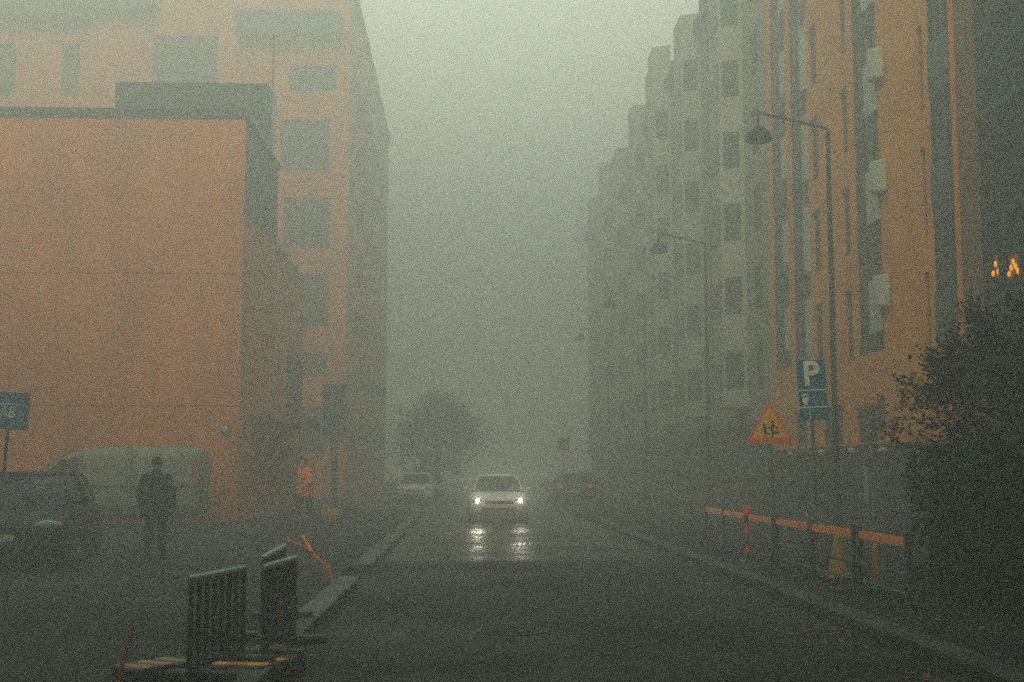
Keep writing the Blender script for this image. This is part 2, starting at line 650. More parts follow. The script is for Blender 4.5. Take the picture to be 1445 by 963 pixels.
def window(parent, P, a, b, c, d, depth=.14, fr='frame', gl='glass', mull=1, trans=0, name='window', sill=None):
    if gl == 'glass':
        k_ = int(abs(a*7.3+c*13.7+d*3.1)*10) % 9
        gl = 'glass3' if k_ in (2, 5) else 'glass4' if k_ == 7 else gl
    f = MB()
    t = .06
    d0, d1 = depth-.05, depth+.03
    g = .003
    f.bbox(P(a+g, c+g, d0), P(a+t, d-g, d1))
    f.bbox(P(b-t, c+g, d0), P(b-g, d-g, d1))
    f.bbox(P(a+t, c+g, d0), P(b-t, c+t, d1))
    f.bbox(P(a+t, d-t, d0), P(b-t, d-g, d1))
    for i in range(1, mull+1):
        u = a+(b-a)*i/(mull+1)
        f.bbox(P(u-.03, c+t, d0+.004), P(u+.03, d-t, d1))
    for i in range(1, trans+1):
        v = c+(d-c)*(.28 if trans == 1 else i/(trans+1))
        f.bbox(P(a+t, v-.025, d0+.008), P(b-t, v+.025, d1))
    fo = f.build(name, fr, parent, world=True)
    p = MB()
    p.bbox(P(a+t*.5, c+t*.5, depth), P(b-t*.5, d-t*.5, depth+.018))
    p.build('pane', gl, fo, world=True)
    if sill:
        s = MB()
        s.bbox(P(a-.05, c-.06, -.06), P(b+.05, c-.004, .04))
        s.build('sill', sill, fo, world=True)
    return fo


RX = 11.0     # right-hand facade plane


def zr(px, py=230):
    return atX(px, py, RX)[0]


# ---- near dark building (right edge)
nb = empty('dark_building', (RX+4, 14, 0), 0, 'near black teal building with two amber lit windows at the right edge', 'building')
yE = zr(1391)
lit = []
for (x0, x1) in ((1397, 1409), (1418, 1438)):
    ya, yb = atX(x1, 380, RX-.15)[0], atX(x0, 380, RX-.15)[0]
    z0, z1 = atX((x0+x1)/2, 397, RX)[1], atX((x0+x1)/2, 362, RX)[1]
    lit.append((ya, yb, z0, z1))
holes = [h for h in lit]
for fl in range(5):
    for yy in (6, 10, 14, 18, 22):
        z0 = 2.6+3.1*fl
        if fl == 1 and yy > 21:
            continue
        holes.append((yy, yy+1.3, z0, z0+1.5))
b = MB()
P = facade(b, (RX-.15, 0, 0), (0, 1, 0), (-1, 0, 0), -20, yE, .1, 26, holes, .22)
b.box(RX+.10, RX+9, -20, yE-.01, .1, 25.9)
b.quad((RX-.15, yE, .1), (RX+.12, yE, .1), (RX+.12, yE, 26), (RX-.15, yE, 26))
b.build('wall', 'darkwall', nb, world=True)
for i, h in enumerate(holes):
    window(nb, P, *h[:4], fr='trimglow' if i < 2 else 'frame', gl='glass', mull=1)
b = MB()
zc = atX(1420, 147, RX)[1]
b.box(RX-.22, RX-.152, -20, yE+.02, zc-.07, zc+.07)
b.build('cornice', 'darkclad', nb, world=True)
b = MB()
b.box(RX-.25, RX+9.1, -20.1, yE+.05, 26.003, 26.25)
b.build('roof_edge', 'darkclad', nb, world=True)
for k, h in enumerate(lit):
    c = ((h[0]+h[1])/2, h[2]+.07)
    wd = (h[1]-h[0])*.42
    hh = .27 if k else .22
    e = empty('window_candelabrum', (RX-.15+.06, c[0], c[1]), 0,
              'small amber electric candle arch in the %s of the two lit windows' % ('narrower left' if k == 0 else 'wider right'),
              'window lamp', 'candle arches in the lit windows')
    b = MB()
    b.prism([(-wd, 0), (wd, 0), (0, hh*.9)], -.012, .012, lambda p, hgt: (hgt, p[0], p[1]))
    b.build('base', 'trimglow', e)
    n = 5 if k else 3
    for i in range(n):
        t = -1+2*i/(n-1)
        b = MB()
        b.ellipsoid((-.03, t*wd*.75, .05+(1-abs(t))*hh*.8), (.035, .045, .065), 8, 6)
        b.build('bulb', 'candle', e)

# ---- orange apartment building
ob = empty('orange_apartment_building', (RX+4, 37, 0), 0,
           'orange brick apartment building with dark balcony stacks and dark plinth on the right', 'building')
oE = zr(1083.5)
holes = []
wins = []
S1 = (zr(1345), zr(1312))
S2 = (zr(1240.5), zr(1205))
S3 = (zr(1140), zr(1115.5))
S4 = (zr(1110), zr(1088))
for s, bz in ((S1, 4.4), (S2, 4.75), (S3, 4.95), (S4, 5.05)):
    holes.append((s[0], s[1], bz, 25.5, 'strip'))
for fl in range(7):
    z0 = 4.76+2.98*fl
    holes.append((zr(1197), zr(1186), z0, z0+1.98, 'w'))
    holes.append((zr(1155), zr(1143), z0, z0+1.98, 'w'))
    z1 = 4.15+3.02*fl
    holes.append((zr(1306), zr(1298), z1, z1+2.15, 'w'))
holes = [h for h in holes if h[3] < 25.6]
# ground-floor openings
g1 = (zr(1240, 620), zr(1208, 620), 2.32, atX(1225, 573, RX)[1], 'w')
g2 = (zr(1180), zr(1150), 2.32, 3.5, 'w')
g3 = (zr(1130), zr(1112), 2.32, 3.5, 'w')
holes += [g1, g2, g3]
b = MB()
P = facade(b, (RX, 0, 0), (0, 1, 0), (-1, 0, 0), zr(1345)-.002, oE, 2.28, 26.2, holes, .55)
b.box(RX+.56, RX+9, zr(1345), oE-.01, .1, 26.1)
b.quad((RX, oE, .1), (RX+.57, oE, .1), (RX+.57, oE, 26.2), (RX, oE, 26.2))
b.build('wall', 'orange2', ob, world=True)
b = MB()
b.box(RX+.12, RX+9, yE+.02, zr(1345)-.004, 2.28, 26.2)
b.build('brown_wall', 'brown', ob, world=True)
b = MB()
pe = [yE+.02]+[zr(1345)+i*1.2 for i in range(0, 14)]+[oE]
for a, c in zip(pe, pe[1:]):
    for r_ in range(4):
        z0 = .1+r_*.545
        b.box(RX-.055, RX+.54, a+.008, c-.008, z0+.006, z0+.535)
b.box(RX-.02, RX+.545, yE+.03, oE-.01, .1, 2.275)
b.build('plinth', 'stone', ob, world=True)
b = MB()
b.box(RX-.25, RX+9, yE+.02, oE+.05, 26.204, 26.5)
b.build('roof_edge', 'darkclad', ob, world=True)
for h in holes:
    if h[4] == 'w':
        window(ob, P, *h[:4], mull=0 if h[1]-h[0] < 1.0 else 1, trans=1, depth=.16)
# balcony stacks
for s, bz, lightside in ((S1, 4.4, 0), (S2, 4.75, 1), (S3, 4.95, 1), (S4, 5.05, 1)):
    for fl in range(7):
        z0 = bz+.02+2.98*fl
        if z0 > 25:
            break
        ztop = min(z0+2.98, 25.48)
        b = MB()
        b.bbox(P(s[0]+.004, z0, .03), P(s[1]-.004, z0+.32, .5))
        b.build('floor_band', 'recess', ob, world=True)
        window(ob, P, s[0]+.01, s[1]-.01, z0+.33, ztop-.01, depth=.10, mull=2, trans=1, fr='recess', name='balcony_window')
        if lightside and s is S2:
            zb = 5.24+2.98*fl
            b = MB()
            wd = (s[1]-s[0])
            b.bbox(P(s[0]+.02, zb, -.06), P(s[0]+wd*.46, zb+1.45, .02))
            b.build('pale_screen', 'screen', ob, world=True)
            # rounded balcony front projecting from the facade
            bl = MB()
            yc = s[0]-.30
            zb2 = 5.80+3.04*fl
            poly = [(yc-.36, RX-.004)]+[(yc-.36*math.cos(t), RX-.004-.34*math.sin(t)) for t in [PI*k/10 for k in range(1, 10)]]+[(yc+.36, RX-.004)]
            bl.prism(poly, zb2, zb2+.85, lambda p, h: (p[1], p[0], h))
            bl.build('balcony', 'balc', ob, world=True, bevel=.06)
        elif lightside:
            b = MB()
            wd = (s[1]-s[0])
            zb = 5.6+2.98*fl
            b.bbox(P(s[0]+.02, zb, -.04), P(s[0]+wd*.27, zb+1.5, .04))
            b.build('pale_screen', 'screen', ob, world=True)
        else:
            b = MB()
            zb = z0+.33
            b.bbox(P(s[0]+.02, zb, .005), P(s[1]-.02, zb+1.0, .03))
            b.build('balcony_glass', 'glass', ob, world=True)
# pale screens beside third window column
for fl in range(7):
    zb = 4.9+2.98*fl
    b = MB()
    b.bbox(P(zr(1141.5), zb, -.10), P(zr(1135.5), zb+1.7, .02))
    b.build('pale_screen', 'screen', ob, world=True)
# downpipe and entrance door
b = MB()
yd = zr(1248, 590)
b.bbox((RX-.16, yd-.06, atX(1248, 604, RX)[1]), (RX-.003, yd+.08, atX(1248, 558, RX)[1]))
b.build('wall_box', 'recess', ob, world=True)
b = MB()
b.box(RX-.09, RX-.057, zr(1237, 660), zr(1213, 660), .13, 2.2)
dr = b.build('door', 'recess', ob, world=True)
b = MB()
b.box(RX-.12, RX-.092, zr(1229, 660), zr(1225.5, 660), .75, 1.65)
b.build('pull_handle', 'glass2', dr, world=True)

# opal globe lamps along the plinth
gl_lab = ['nearest, brightest opal globe lamp on the dark plinth right of the doorway',
          'opal globe lamp on the dark plinth just right of the dark doorway',
          'opal globe lamp on the dark plinth left of the doorway, beside the lamp post',
          'opal globe lamp seen just right of the parking sign pole',
          'opal globe lamp seen just left of the parking sign pole',
          'farthest opal globe lamp, right under the warning triangle corner']
for i, (px, py) in enumerate(((1294, 637), (1245, 636), (1201, 636), (1158, 638), (1146, 640), (1115, 641))):
    y, z = atX(px, py, RX-.3)
    e = empty('globe_wall_lamp', (RX-.06, y, z), 0, gl_lab[i], 'wall lamp', 'opal globe lamps along the plinth')
    b = MB()
    b.ellipsoid((-.22, 0, 0), (.11, .11, .085), 14, 8)
    b.build('globe', 'globe', e, smooth=True)
    b = MB()
    b.tube([(0.0, 0, -.12), (-.12, 0, -.14), (-.22, 0, -.08)], .018, 6)
    b.box(-.02, .01, -.06, .06, -.2, -.04)
    b.build('bracket', 'steel', e)

random.seed(17)
# ---- pale bay-window building behind
pb = empty('pale_apartment_building', (RX+4, 80, 0), 0,
           'pale grey apartment building with projecting bay windows fading into the fog on the right', 'building')
pS, pE = oE+.02, 113
holes = []
y = pS+1.0
k = 0
bays = []
while y < 108:
    if k % 3 == 1:
        bays.append((y-.3, y+2.3))
    else:
        for fl in range(6):
            z0 = 4.5+3.0*fl
            holes.append((y, y+1.5, z0, z0+1.75))
    y += 2.9
    k += 1
b = MB()
P = facade(b, (RX-.05, 0, 0), (0, 1, 0), (-1, 0, 0), pS, pE, 3.35, 22, holes, .25)
b.box(RX+.21, RX+9, pS, pE, .1, 21.9)
b.quad((RX-.05, pS, 3.35), (RX+.22, pS, 3.35), (RX+.22, pS, 22), (RX-.05, pS, 22))
b.build('wall', 'pale', pb, world=True)
for h in holes:
    window(pb, P, *h[:4], mull=1)
for i_, (a, c) in enumerate(bays):
    b = MB()
    poly = [(a, RX-.053), (a+.35, RX-.95), (c-.35, RX-.95), (c, RX-.053)]
    b.prism(poly, 4.0, (23.6, 22.9, 24.3)[i_ % 3], lambda p, h: (p[1], p[0], h))
    bay = b.build('bay', 'paler', pb, world=True)
    for fl in range(6):
        z0 = 4.75+2.9*fl
        zt_ = z0+random.choice((1.45, 1.45, 1.3, .95))
        b = MB()
        # front pane and near angled pane
        b.box(RX-.985, RX-.953, a+.5, c-.5, z0, zt_)
        d = Vector((a+.35-a, -.897, 0))
        p0 = Vector((RX-.053-.897*.2-.02, a+.35*.2-.025, 0))
        p1 = Vector((RX-.053-.897*.85-.02, a+.35*.85-.025, 0))
        off = Vector((.03, .012, 0))
        b.hull8([p0+Vector((0, 0, z0)), p1+Vector((0, 0, z0)), p1+off+Vector((0, 0, z0)), p0+off+Vector((0, 0, z0)),
                 p0+Vector((0, 0, z0+1.45)), p1+Vector((0, 0, z0+1.45)), p1+off+Vector((0, 0, z0+1.45)), p0+off+Vector((0, 0, z0+1.45))])
        b.build('bay_window', random.choice(('glass', 'glass3', 'glass3', 'glass4', 'glass4')), bay, world=True)
b = MB()
yy = pS
while yy < pE-4:
    b.box(RX-.02, RX+.2, yy+.5, yy+3.2, .15, 2.8)
    yy += 4
b.build('shop_window', 'recess', pb, world=True)
b = MB()
yy = pS
b.box(RX-.10, RX+.2, pS, pE, 2.82, 3.34)
while yy < pE:
    b.box(RX-.12, RX+.2, yy, yy+.48, .1, 2.815)
    yy += 4
b.build('shopfront', 'stone', pb, world=True)
for i_, (a, c) in enumerate(bays[:-1]):
    b = MB()
    g_ = (bays[i_+1][0]-c)
    b.box(RX-.35+.3*(i_ % 2), RX+2.5, c+g_*.25, c+g_*.8, 22.402, 23.6+.6*(i_ % 3))
    b.build('dormer', 'darkclad', pb, world=True)
b = MB()
b.box(RX-.4, RX+9, pS, pE+.2, 22.004, 22.4)
b.build('roof_edge', 'darkclad', pb, world=True)

# ---- low orange box building on the left
LX = -6.42
YF = 36.6
CH = atY(342, 168, YF)[1]
lb = empty('low_orange_building', (-14, 42, 0), 0,
           'low windowless orange panel building with dark parapet behind the van on the left', 'building')
y1 = atX(387, 500, LX)[0]
y2 = atX(428, 500, LX)[0]
zA = atX(345, 296, LX)[1]
zj1 = atY(200, 573, YF)[1]
zj2 = atY(200, 386, YF)[1]
b = MB()
for z0, z1 in ((.1, zj1-.012), (zj1+.012, zj2-.012), (zj2+.012, CH)):
    b.box(-34, LX, YF, YF+.3, z0, z1)
b.box(-33.9, LX-.05, YF+.04, y1, .1, CH-.02)
# side wall in line with the street
dy0, dy1 = atX(360, 700, LX)[0], atX(385, 700, LX)[0]
holes = [(dy0, dy1, .1, 2.9), (y2-4.6, y2-.5, 3.4, 5.9)]
P = facade(b, (LX, 0, 0), (0, 1, 0), (1, 0, 0), YF+.3, y2, .1, zA, holes, .3)
b.box(LX-8, LX-.31, y1, y2-.01, .1, zA-.03)
b.quad((LX, y2, .1), (LX-.32, y2, .1), (LX-.32, y2, zA), (LX, y2, zA))
b.build('wall', 'orange', lb, world=True)
b = MB()
b.box(LX-.3, LX+.02, YF+.304, y1+.01, zA+.004, CH-.004)
b.build('side_cladding', 'darkclad', lb, world=True)
b = MB()
b.box(-34, LX+.06, YF-.05, YF+.34, CH+.003, CH+.28)
b.box(-34, LX+.06, YF+.34, y1+.06, CH+.003, CH+.10)
b.build('parapet', 'darkclad', lb, world=True)
b = MB()
b.box(LX-.32, LX+.07, y1+.02, y2+.05, zA+.003, zA+.16)
b.box(LX-.06, LX+.10, YF+.3, y1+.1, CH+.105, CH+.19)
b.build('coping', 'coping', lb, world=True)
x0 = atY(163, 118, y1-1)[0]
x1, zt = atY(379, 118, y1-1)
b = MB()
b.box(x0, x1, y1-1, y1+.6, CH-.3, zt)
b.build('roof_plant_room', 'darkclad', lb, world=True)
b = MB()
xx, zz = atY(388, 130, y1+.2)
b.box(x1+.003, xx, y1-.3, y1+.5, CH-.8, zz)
b.build('pale_flashing', 'coping', lb, world=True)
window(lb, P, *holes[1], mull=5, trans=0, depth=.15)
b = MB()
b.bbox(P(dy0+.01, .12, .16), P(dy1-.01, 2.89, .22))
dr = b.build('door', 'recess', lb, world=True)
b = MB()
b.bbox(P(dy0+.35, .95, .10), P(dy0+.42, 1.4, .158))
b.build('handle', 'galv', dr, world=True)
b = MB()
b.bbox((LX+.003, dy0-1.0, 3.02), (LX+1.15, y2-3.5, 3.2))
b.bbox((LX+1.10, dy0-1.03, 2.95), (LX+1.18, y2-3.47, 3.32))
cn = b.build('canopy', 'brown', lb, world=True)
# antenna mast on the roof
xm, zm = atY(386.5, 52, y1+.3)
_, zm0 = atY(386.5, 128, y1+.3)
e = empty('antenna_mast', (xm, y1+.3, zz), 0, 'thin dark antenna mast on the roof corner of the low orange building', 'antenna')
b = MB()
b.tube([(0, 0, 0), (0, 0, zm-zz)], .028, 6)
b.tube([(-.25, 0, zm-zz-.3), (.25, 0, zm-zz-.3)], .015, 5)
b.build('pole', 'steel', e)
# wall lamp
xl, zl = atY(318.5, 607, YF-.05)
e = empty('bulkhead_wall_lamp', (xl, YF, zl), 0, 'small round grey wall lamp near the corner of the low orange wall', 'wall lamp')
b = MB()
b.lathe([(.15, -.003), (.15, -.05), (.12, -.06)], n=20, axis='y')
b.build('backplate', 'steelbar', e)
b = MB()
b.lathe([(.115, -.061), (.11, -.10), (.06, -.13), (0, -.14)], n=18, axis='y')
b.build('lamp_cover', 'glass2', e, smooth=True)

# ---- tall orange apartment block behind it
TY = 69.0
TX = atY(489.5, 400, TY)[0]
tb = empty('tall_orange_building', (-16, 85, 0), 0,
           'tall pale orange apartment block with teal windows fading into fog on the left', 'building')
holes = []


def wpix(x0, y0, x1, y1, mull=1, kind='w'):
    a, t = atY(x0, y0, TY)
    c, bt = atY(x1, y1, TY)
    if t < 28:
        holes.append((a, c, bt, t, mull))


wpix(409, 93, 475, 129, 1)
wpix(397, 169, 465, 242, 2)
wpix(400, 279, 466, 350, 2)
wpix(400, 386, 463, 461, 2)
wpix(404, 498, 462, 532, 2)
wpix(404, 575, 460, 640, 1)
wpix(216, 50, 306, 150, 3)
wpix(216, -70, 306, -22, 3)
wpix(88, 62, 111, 136, 0)
wpix(-20, 62, 21, 136, 1)
wpix(88, -60, 111, 4, 0)
wpix(88, 190, 111, 264, 0)
b = MB()
P = facade(b, (0, TY, 0), (1, 0, 0), (0, -1, 0), -36, TX, .1, 28.4, [h[:4] for h in holes], .3)
b.box(-36, TX-.31, TY+.31, 104, .1, 28.3)
sh = []
yy = TY+2.5
while yy < 101:
    for fl in range(7):
        z0 = 3.5+3.25*fl
        sh.append((yy, yy+1.6, z0, z0+1.6))
    yy += 6.5
PS = facade(b, (TX, 0, 0), (0, 1, 0), (1, 0, 0), TY, 104, .1, 28.4, sh, .3)
b.build('wall', 'orange', tb, world=True)
for h in holes:
    window(tb, P, *h[:4], mull=h[4], depth=.2)
for h in sh:
    window(tb, PS, *h, mull=1, depth=.2)
# balcony bands on the front
for (x0, y0, x1, y1_) in ((332, 14, 480, 50), (-15, -8, 118, 24), (120, -8, 215, 14)):
    a, t = atY(x0, y0, TY-.9)
    c, bt = atY(x1, y1_, TY-.9)
    b = MB()
    b.box(a, c, TY-1.0, TY-.93, bt+.15, t)
    b.box(a, a+.06, TY-.928, TY-.004, bt+.15, t)
    b.box(c-.06, c, TY-.928, TY-.004, bt+.15, t)
    b.box(a, c, TY-1.0, TY-.004, bt, bt+.148)
    b.build('balcony', 'recess', tb, world=True)
# balconies on the street side
for k, yy in enumerate((TY+5.2, TY+11.7, TY+18.2, TY+24.7)):
    for fl in range(7):
        z0 = 3.2+3.25*fl
        b = MB()
        b.box(TX+.003, TX+.5, yy, yy+2.8, z0, z0+.13)
        b.box(TX+.46, TX+.5, yy, yy+2.8, z0+.132, z0+1.1)
        b.box(TX+.003, TX+.458, yy, yy+.04, z0+.132, z0+1.1)
        b.build('balcony', 'recess', tb, world=True)
b = MB()
b.box(-36.1, TX+.25, TY-.25, 104.1, 28.404, 28.7)
b.build('roof_edge', 'darkclad', tb, world=True)


# ------------------------------------------------------------------ street lamps
def make_lamp():
    e = empty('street_lamp', (0, 0, 0), 0)
    b = MB()
    b.tube([(0, 0, 0), (0, 0, 1.1), (0, 0, 1.15), (0, 0, 9.76)], [.10, .10, .075, .052], 10)
    b.lathe([(.16, 0), (.16, .03), (.11, .06)], n=12)
    b.build('pole', 'steel', e, smooth=False)
    b = MB()
    b.tube([(0, 0, 9.70), (-.05, 0, 9.78), (-1.74, 0, 10.16)], .036, 8)
    b.tube([(-1.71, 0, 10.19), (-1.71, 0, 9.81)], .03, 8)
    b.build('arm', 'steel', e)
    b = MB()
    b.lathe([(.03, 9.72), (.09, 9.67), (.15, 9.63), (.25, 9.54), (.31, 9.41), (.33, 9.30), (.315, 9.295), (.29, 9.34), (.2, 9.45), (.0, 9.50)], c=(-1.71, 0, .14), n=24)
    hd = b.build('lamp_shade', 'steel', e, smooth=True)
    b = MB()
    b.ellipsoid((-1.71, 0, 9.47), (.13, .13, .07), 12, 6)
    b.build('bulb', 'glass2', hd)
    return e


LPX = 8.83
lamp = make_lamp()
lamp_lab = ['nearest tall street lamp with dark bell shade, beside the parking sign',
            'second street lamp with thin bent arm, greyed by fog before the pale building',
            'third, very faint street lamp in the fog, farther down the right pavement',
            'farthest, barely visible street lamp pole in the fog']
for i, y in enumerate((30.2, 46.2, 62.2, 78.2)):
    o = lamp if i == 0 else copy_tree(lamp)
    o.location = (LPX, y, .12)
    tag(o, lamp_lab[i], 'street lamp', 'street lamps along the right pavement')


# ------------------------------------------------------------------ signs (faces look towards -Y)
def capsule2(b, p, q, r, y):
    p, q = Vector((p[0], 0, p[1])), Vector((q[0], 0, q[1]))
    d = (q-p)
    if d.length < 1e-4:
        d = Vector((0, 0, 1e-3))
    ang = math.atan2(d.z, d.x)
    poly = []
    for k in range(7):
        t = ang+PI/2+PI*k/6
        poly.append((p.x+r*math.cos(t), p.z+r*math.sin(t)))
    for k in range(7):
        t = ang-PI/2+PI*k/6
        poly.append((q.x+r*math.cos(t), q.z+r*math.sin(t)))
    b.prism(poly, y, y-.003, lambda p_, h: (p_[0], h, p_[1]))


# parking sign
SY = 19.2
sx, sz = atY(1147, 555, SY)
gx = atY(1153, 760, SY)[0]
ps = empty('parking_sign', (gx, SY, .12), R(0), 'blue parking sign with white P and two smaller panels on a leaning pole', 'road sign')
b = MB()
lean = R(-2.6)
b.tube([(0, .04, 0), (sx-gx-.02, .04, sz+.5-.12)], .03, 10)
b.build('pole', 'galv', ps)
RL = Matrix.Rotation(lean, 3, 'Y')
cx, cz = sx-gx, sz-.12


def lp(u, v, y):
    v3 = RL @ Vector((u, 0, v))
    return Vector((cx+v3.x, y, cz+v3.z))


def panel(parent, u0, u1, v0, v1, mm, y0=-.0, y1=.012, name='panel'):
    b = MB()
    b.hull8([lp(u0, v0, y0), lp(u1, v0, y0), lp(u1, v0, y1), lp(u0, v0, y1), lp(u0, v1, y0), lp(u1, v1, y0), lp(u1, v1, y1), lp(u0, v1, y1)])
    return b.build(name, mm, parent)


S = 1.06   # scale
sp = panel(ps, -.205*S, .205*S, .055*S, .475*S, 'bluesign', name='parking_panel')
RT = Euler((PI/2, lean*-1, 0))
pl = text_mesh('letter', 'P', .52, 'signwhite', sp, lp(-.01, .255*S, -.004), (PI/2, lean, 0), sx=.92, ext=.003)
# bolden the letter
md = pl.modifiers.new('bold', 'SOLIDIFY')
md.thickness = .022
md.offset = 1
p2 = panel(ps, -.205*S, .205*S, -.19*S, .035*S, 'bluesign', name='time_panel')
p3 = panel(ps, -.205*S, .205*S, -.385*S, -.21*S, 'bluesign', name='permit_panel')
panel(ps, -.205*S, .205*S, .037*S, .053*S, 'signwhite', name='divider')
panel(ps, -.205*S, .205*S, -.208*S, -.192*S, 'signwhite', name='divider')


def mark(parent, poly, mm='signwhite', y0=-.001, y1=-.006, name='mark'):
    b = MB()
    b.prism(poly, y0, y1, lambda p, h: lp(p[0], p[1], h))
    return b.build(name, mm, parent)


mark(p2, [(-.17, -.01), (-.07, -.01), (-.07, -.09), (-.10, -.185), (-.13, -.185), (-.165, -.11)], name='disc_symbol')
mark(p2, [(-.15, -.03), (-.09, -.03), (-.09, -.06), (-.15, -.06)], 'bluesign', -.006, -.009, name='disc_symbol')
M['dimwhite'] = mat('faded_sign_lettering', (.14, .26, .30), .5)
for (u0, u1, v) in ((-.02, .04, -.06), (.06, .16, -.06), (-.02, .03, -.12), (.05, .17, -.12)):
    mark(p2, [(u0, v-.014), (u1, v-.014), (u1, v+.014), (u0, v+.014)], 'dimwhite', name='lettering')
mark(p3, [(-.075, -.37*S), (-.06, -.37*S), (-.06, -.23*S), (-.075, -.23*S)], name='divider')
mark(p3, [(-.17, -.36), (-.11, -.36), (-.11, -.27), (-.14, -.25), (-.17, -.28)], 'dimwhite', name='symbol')
for (u0, u1, v) in ((-.03, .05, -.28), (.07, .13, -.28), (-.02, .13, -.34)):
    mark(p3, [(u0, v-.013), (u1, v-.013), (u1, v+.013), (u0, v+.013)], 'dimwhite', name='lettering')

# children warning triangle
WY = 21.0
wx, wz0 = atY(1085, 625, WY)
_, wz1 = atY(1085, 567, WY)
wg = empty('warning_sign', (wx+.02, WY, .12), 0, 'orange bordered yellow warning triangle with two running children', 'road sign')
b = MB()
b.tube([(.06, .05, 0), (0, .05, wz1-.15)], .03, 10)
b.build('pole', 'galv', wg)
H = wz1-wz0
zc = wz0-.12


def rtri(w2, h, zb, rad):
    cs = [(-w2, zb), (w2, zb), (0, zb+h)]
    cent = (0, zb+h/3)
    poly = []
    for i, c in enumerate(cs):
        dx, dz = cent[0]-c[0], cent[1]-c[1]
        L = math.hypot(dx, dz)
        ic = (c[0]+dx/L*rad*2, c[1]+dz/L*rad*2)
        a0 = math.atan2(-dz, -dx)
        for k in range(5):
            t = a0-R(60)+R(120)*k/4
            poly.append((ic[0]+rad*math.cos(t), ic[1]+rad*math.sin(t)))
    return poly


b = MB()
b.prism(rtri(H*.60, H*1.04, zc-.015, .03), .02, 0, lambda p, h: (p[0], h, p[1]))
b.build('border', 'redsign', wg)
b = MB()
b.prism(rtri(H*.44, H*.76, zc+.075, .02), -.001, -.005, lambda p, h: (p[0], h, p[1]))
fc = b.build('face', 'yellowsign', wg)
b = MB()
s_ = H/.72
ox, oz = -.02, zc+.10*s_


def q(u, v):
    return (ox+u*s_, oz+v*s_)


y_ = -.006
# right (bigger) child, running right
capsule2(b, q(.075, .255), q(.075, .255), .030*s_, y_)
capsule2(b, q(.075, .215), q(.055, .115), .026*s_, y_)
capsule2(b, q(.085, .20), q(.145, .165), .013*s_, y_)
capsule2(b, q(.145, .165), q(.165, .125), .012*s_, y_)
capsule2(b, q(.065, .20), q(.02, .165), .013*s_, y_)
capsule2(b, q(.06, .115), q(.12, .075), .016*s_, y_)
capsule2(b, q(.12, .075), q(.175, .075), .014*s_, y_)
capsule2(b, q(.05, .115), q(.075, .055), .016*s_, y_)
capsule2(b, q(.075, .055), q(.06, -.005), .014*s_, y_)
# left (smaller) child
capsule2(b, q(-.075, .215), q(-.075, .215), .027*s_, y_)
capsule2(b, q(-.07, .18), q(-.065, .105), .023*s_, y_)
capsule2(b, q(-.06, .17), q(-.01, .145), .012*s_, y_)
capsule2(b, q(-.08, .17), q(-.12, .12), .012*s_, y_)
capsule2(b, q(-.06, .10), q(-.02, .065), .015*s_, y_)
capsule2(b, q(-.02, .065), q(.02, .055), .013*s_, y_)
capsule2(b, q(-.075, .10), q(-.06, .05), .015*s_, y_)
capsule2(b, q(-.06, .05), q(-.075, 0), .013*s_, y_)
b.build('running_children_symbol', 'black', fc)

# blue sign at the left edge
BY = 21.5
bx, bz = atY(10, 580, BY)
bs = empty('blue_sign', (atY(-4, 720, BY)[0], BY, .12), 0, 'small dark blue box sign with pale lettering at the left edge', 'sign')
px_, pz_ = bx-bs.location.x, bz-.12
b = MB()
b.tube([(0, .06, 0), (px_, .06, pz_-.3)], .03, 8)
b.build('pole', 'steel', bs)
b = MB()
RL2 = Matrix.Rotation(R(3), 3, 'Y') @ Matrix.Rotation(R(-14), 3, 'Z')
b.obox((px_, .05, pz_), (.70, .12, .62), RL2)
bp = b.build('sign_box', 'signback', bs)
n_ = RL2 @ Vector((0, -1, 0))


def bpan(u0, u1, v0, v1, mm, name, d=.063):
    b = MB()
    c = Vector((px_, .05, pz_)) + RL2 @ Vector(((u0+u1)/2, -d, (v0+v1)/2))
    b.obox(c, (u1-u0, .004, v1-v0), RL2)
    return b.build(name, mm, bs)


bpan(-.34, .34, -.30, .30, 'bluesign', 'sign_face')
bpan(-.32, .26, .105, .125, 'signwhite', 'line', .067)
t_ = text_mesh('lettering', 'RAB', .27, 'signwhite', bs, Vector((px_, .05, pz_))+RL2 @ Vector((-.03, -.067, -.03)),
               (Matrix.Rotation(R(3), 3, 'Y') @ Matrix.Rotation(R(-14), 3, 'Z') @ Matrix.Rotation(PI/2, 3, 'X')).to_euler(), sx=.85, ext=.002)

# teal banner-like sign on a pole on the left pavement
VY = 50.0
vx0, vz1 = atY(456, 543, VY)
vx1, vz0 = atY(487, 621, VY)
vs_ = empty('tall_teal_sign', ((vx0+vx1)/2+.0, VY, .12), 0, 'tall dark teal rectangular sign on a pole on the left pavement', 'sign')
b = MB()
w2 = (vx1-vx0)/2
b.prism([(-w2, vz0-.12), (w2*.75, vz0-.22), (w2, vz0+.2), (w2, vz1-.12), (-w2, vz1-.12)], -.06, .06, lambda p, h: (p[0], h, p[1]))
b.build('panel', 'tealsign', vs_)
b = MB()
b.tube([(.05, 0, 0), (.02, 0, vz0-.25), (0, 0, vz0-.1)], [.13, .13, .2], 8)
b.build('pole', 'tealsign', vs_)

# small orange sign in the fog, right
fx, fz = atY(795, 627, 58)
M['amberdim0'] = mat('dull_orange_sign', (.22, .11, .05), .5, var=.15, vscale=6)  # orange toned down to a dull brown
fs = empty('faint_orange_sign', (fx, 58, .0), 0, 'faint square orange sign on a pole deep in the fog, right of the moving car', 'road sign')
b = MB()
b.box(-.26, .26, -.02, .0, fz-.30, fz+.30)
b.build('panel', 'amberdim0', fs)

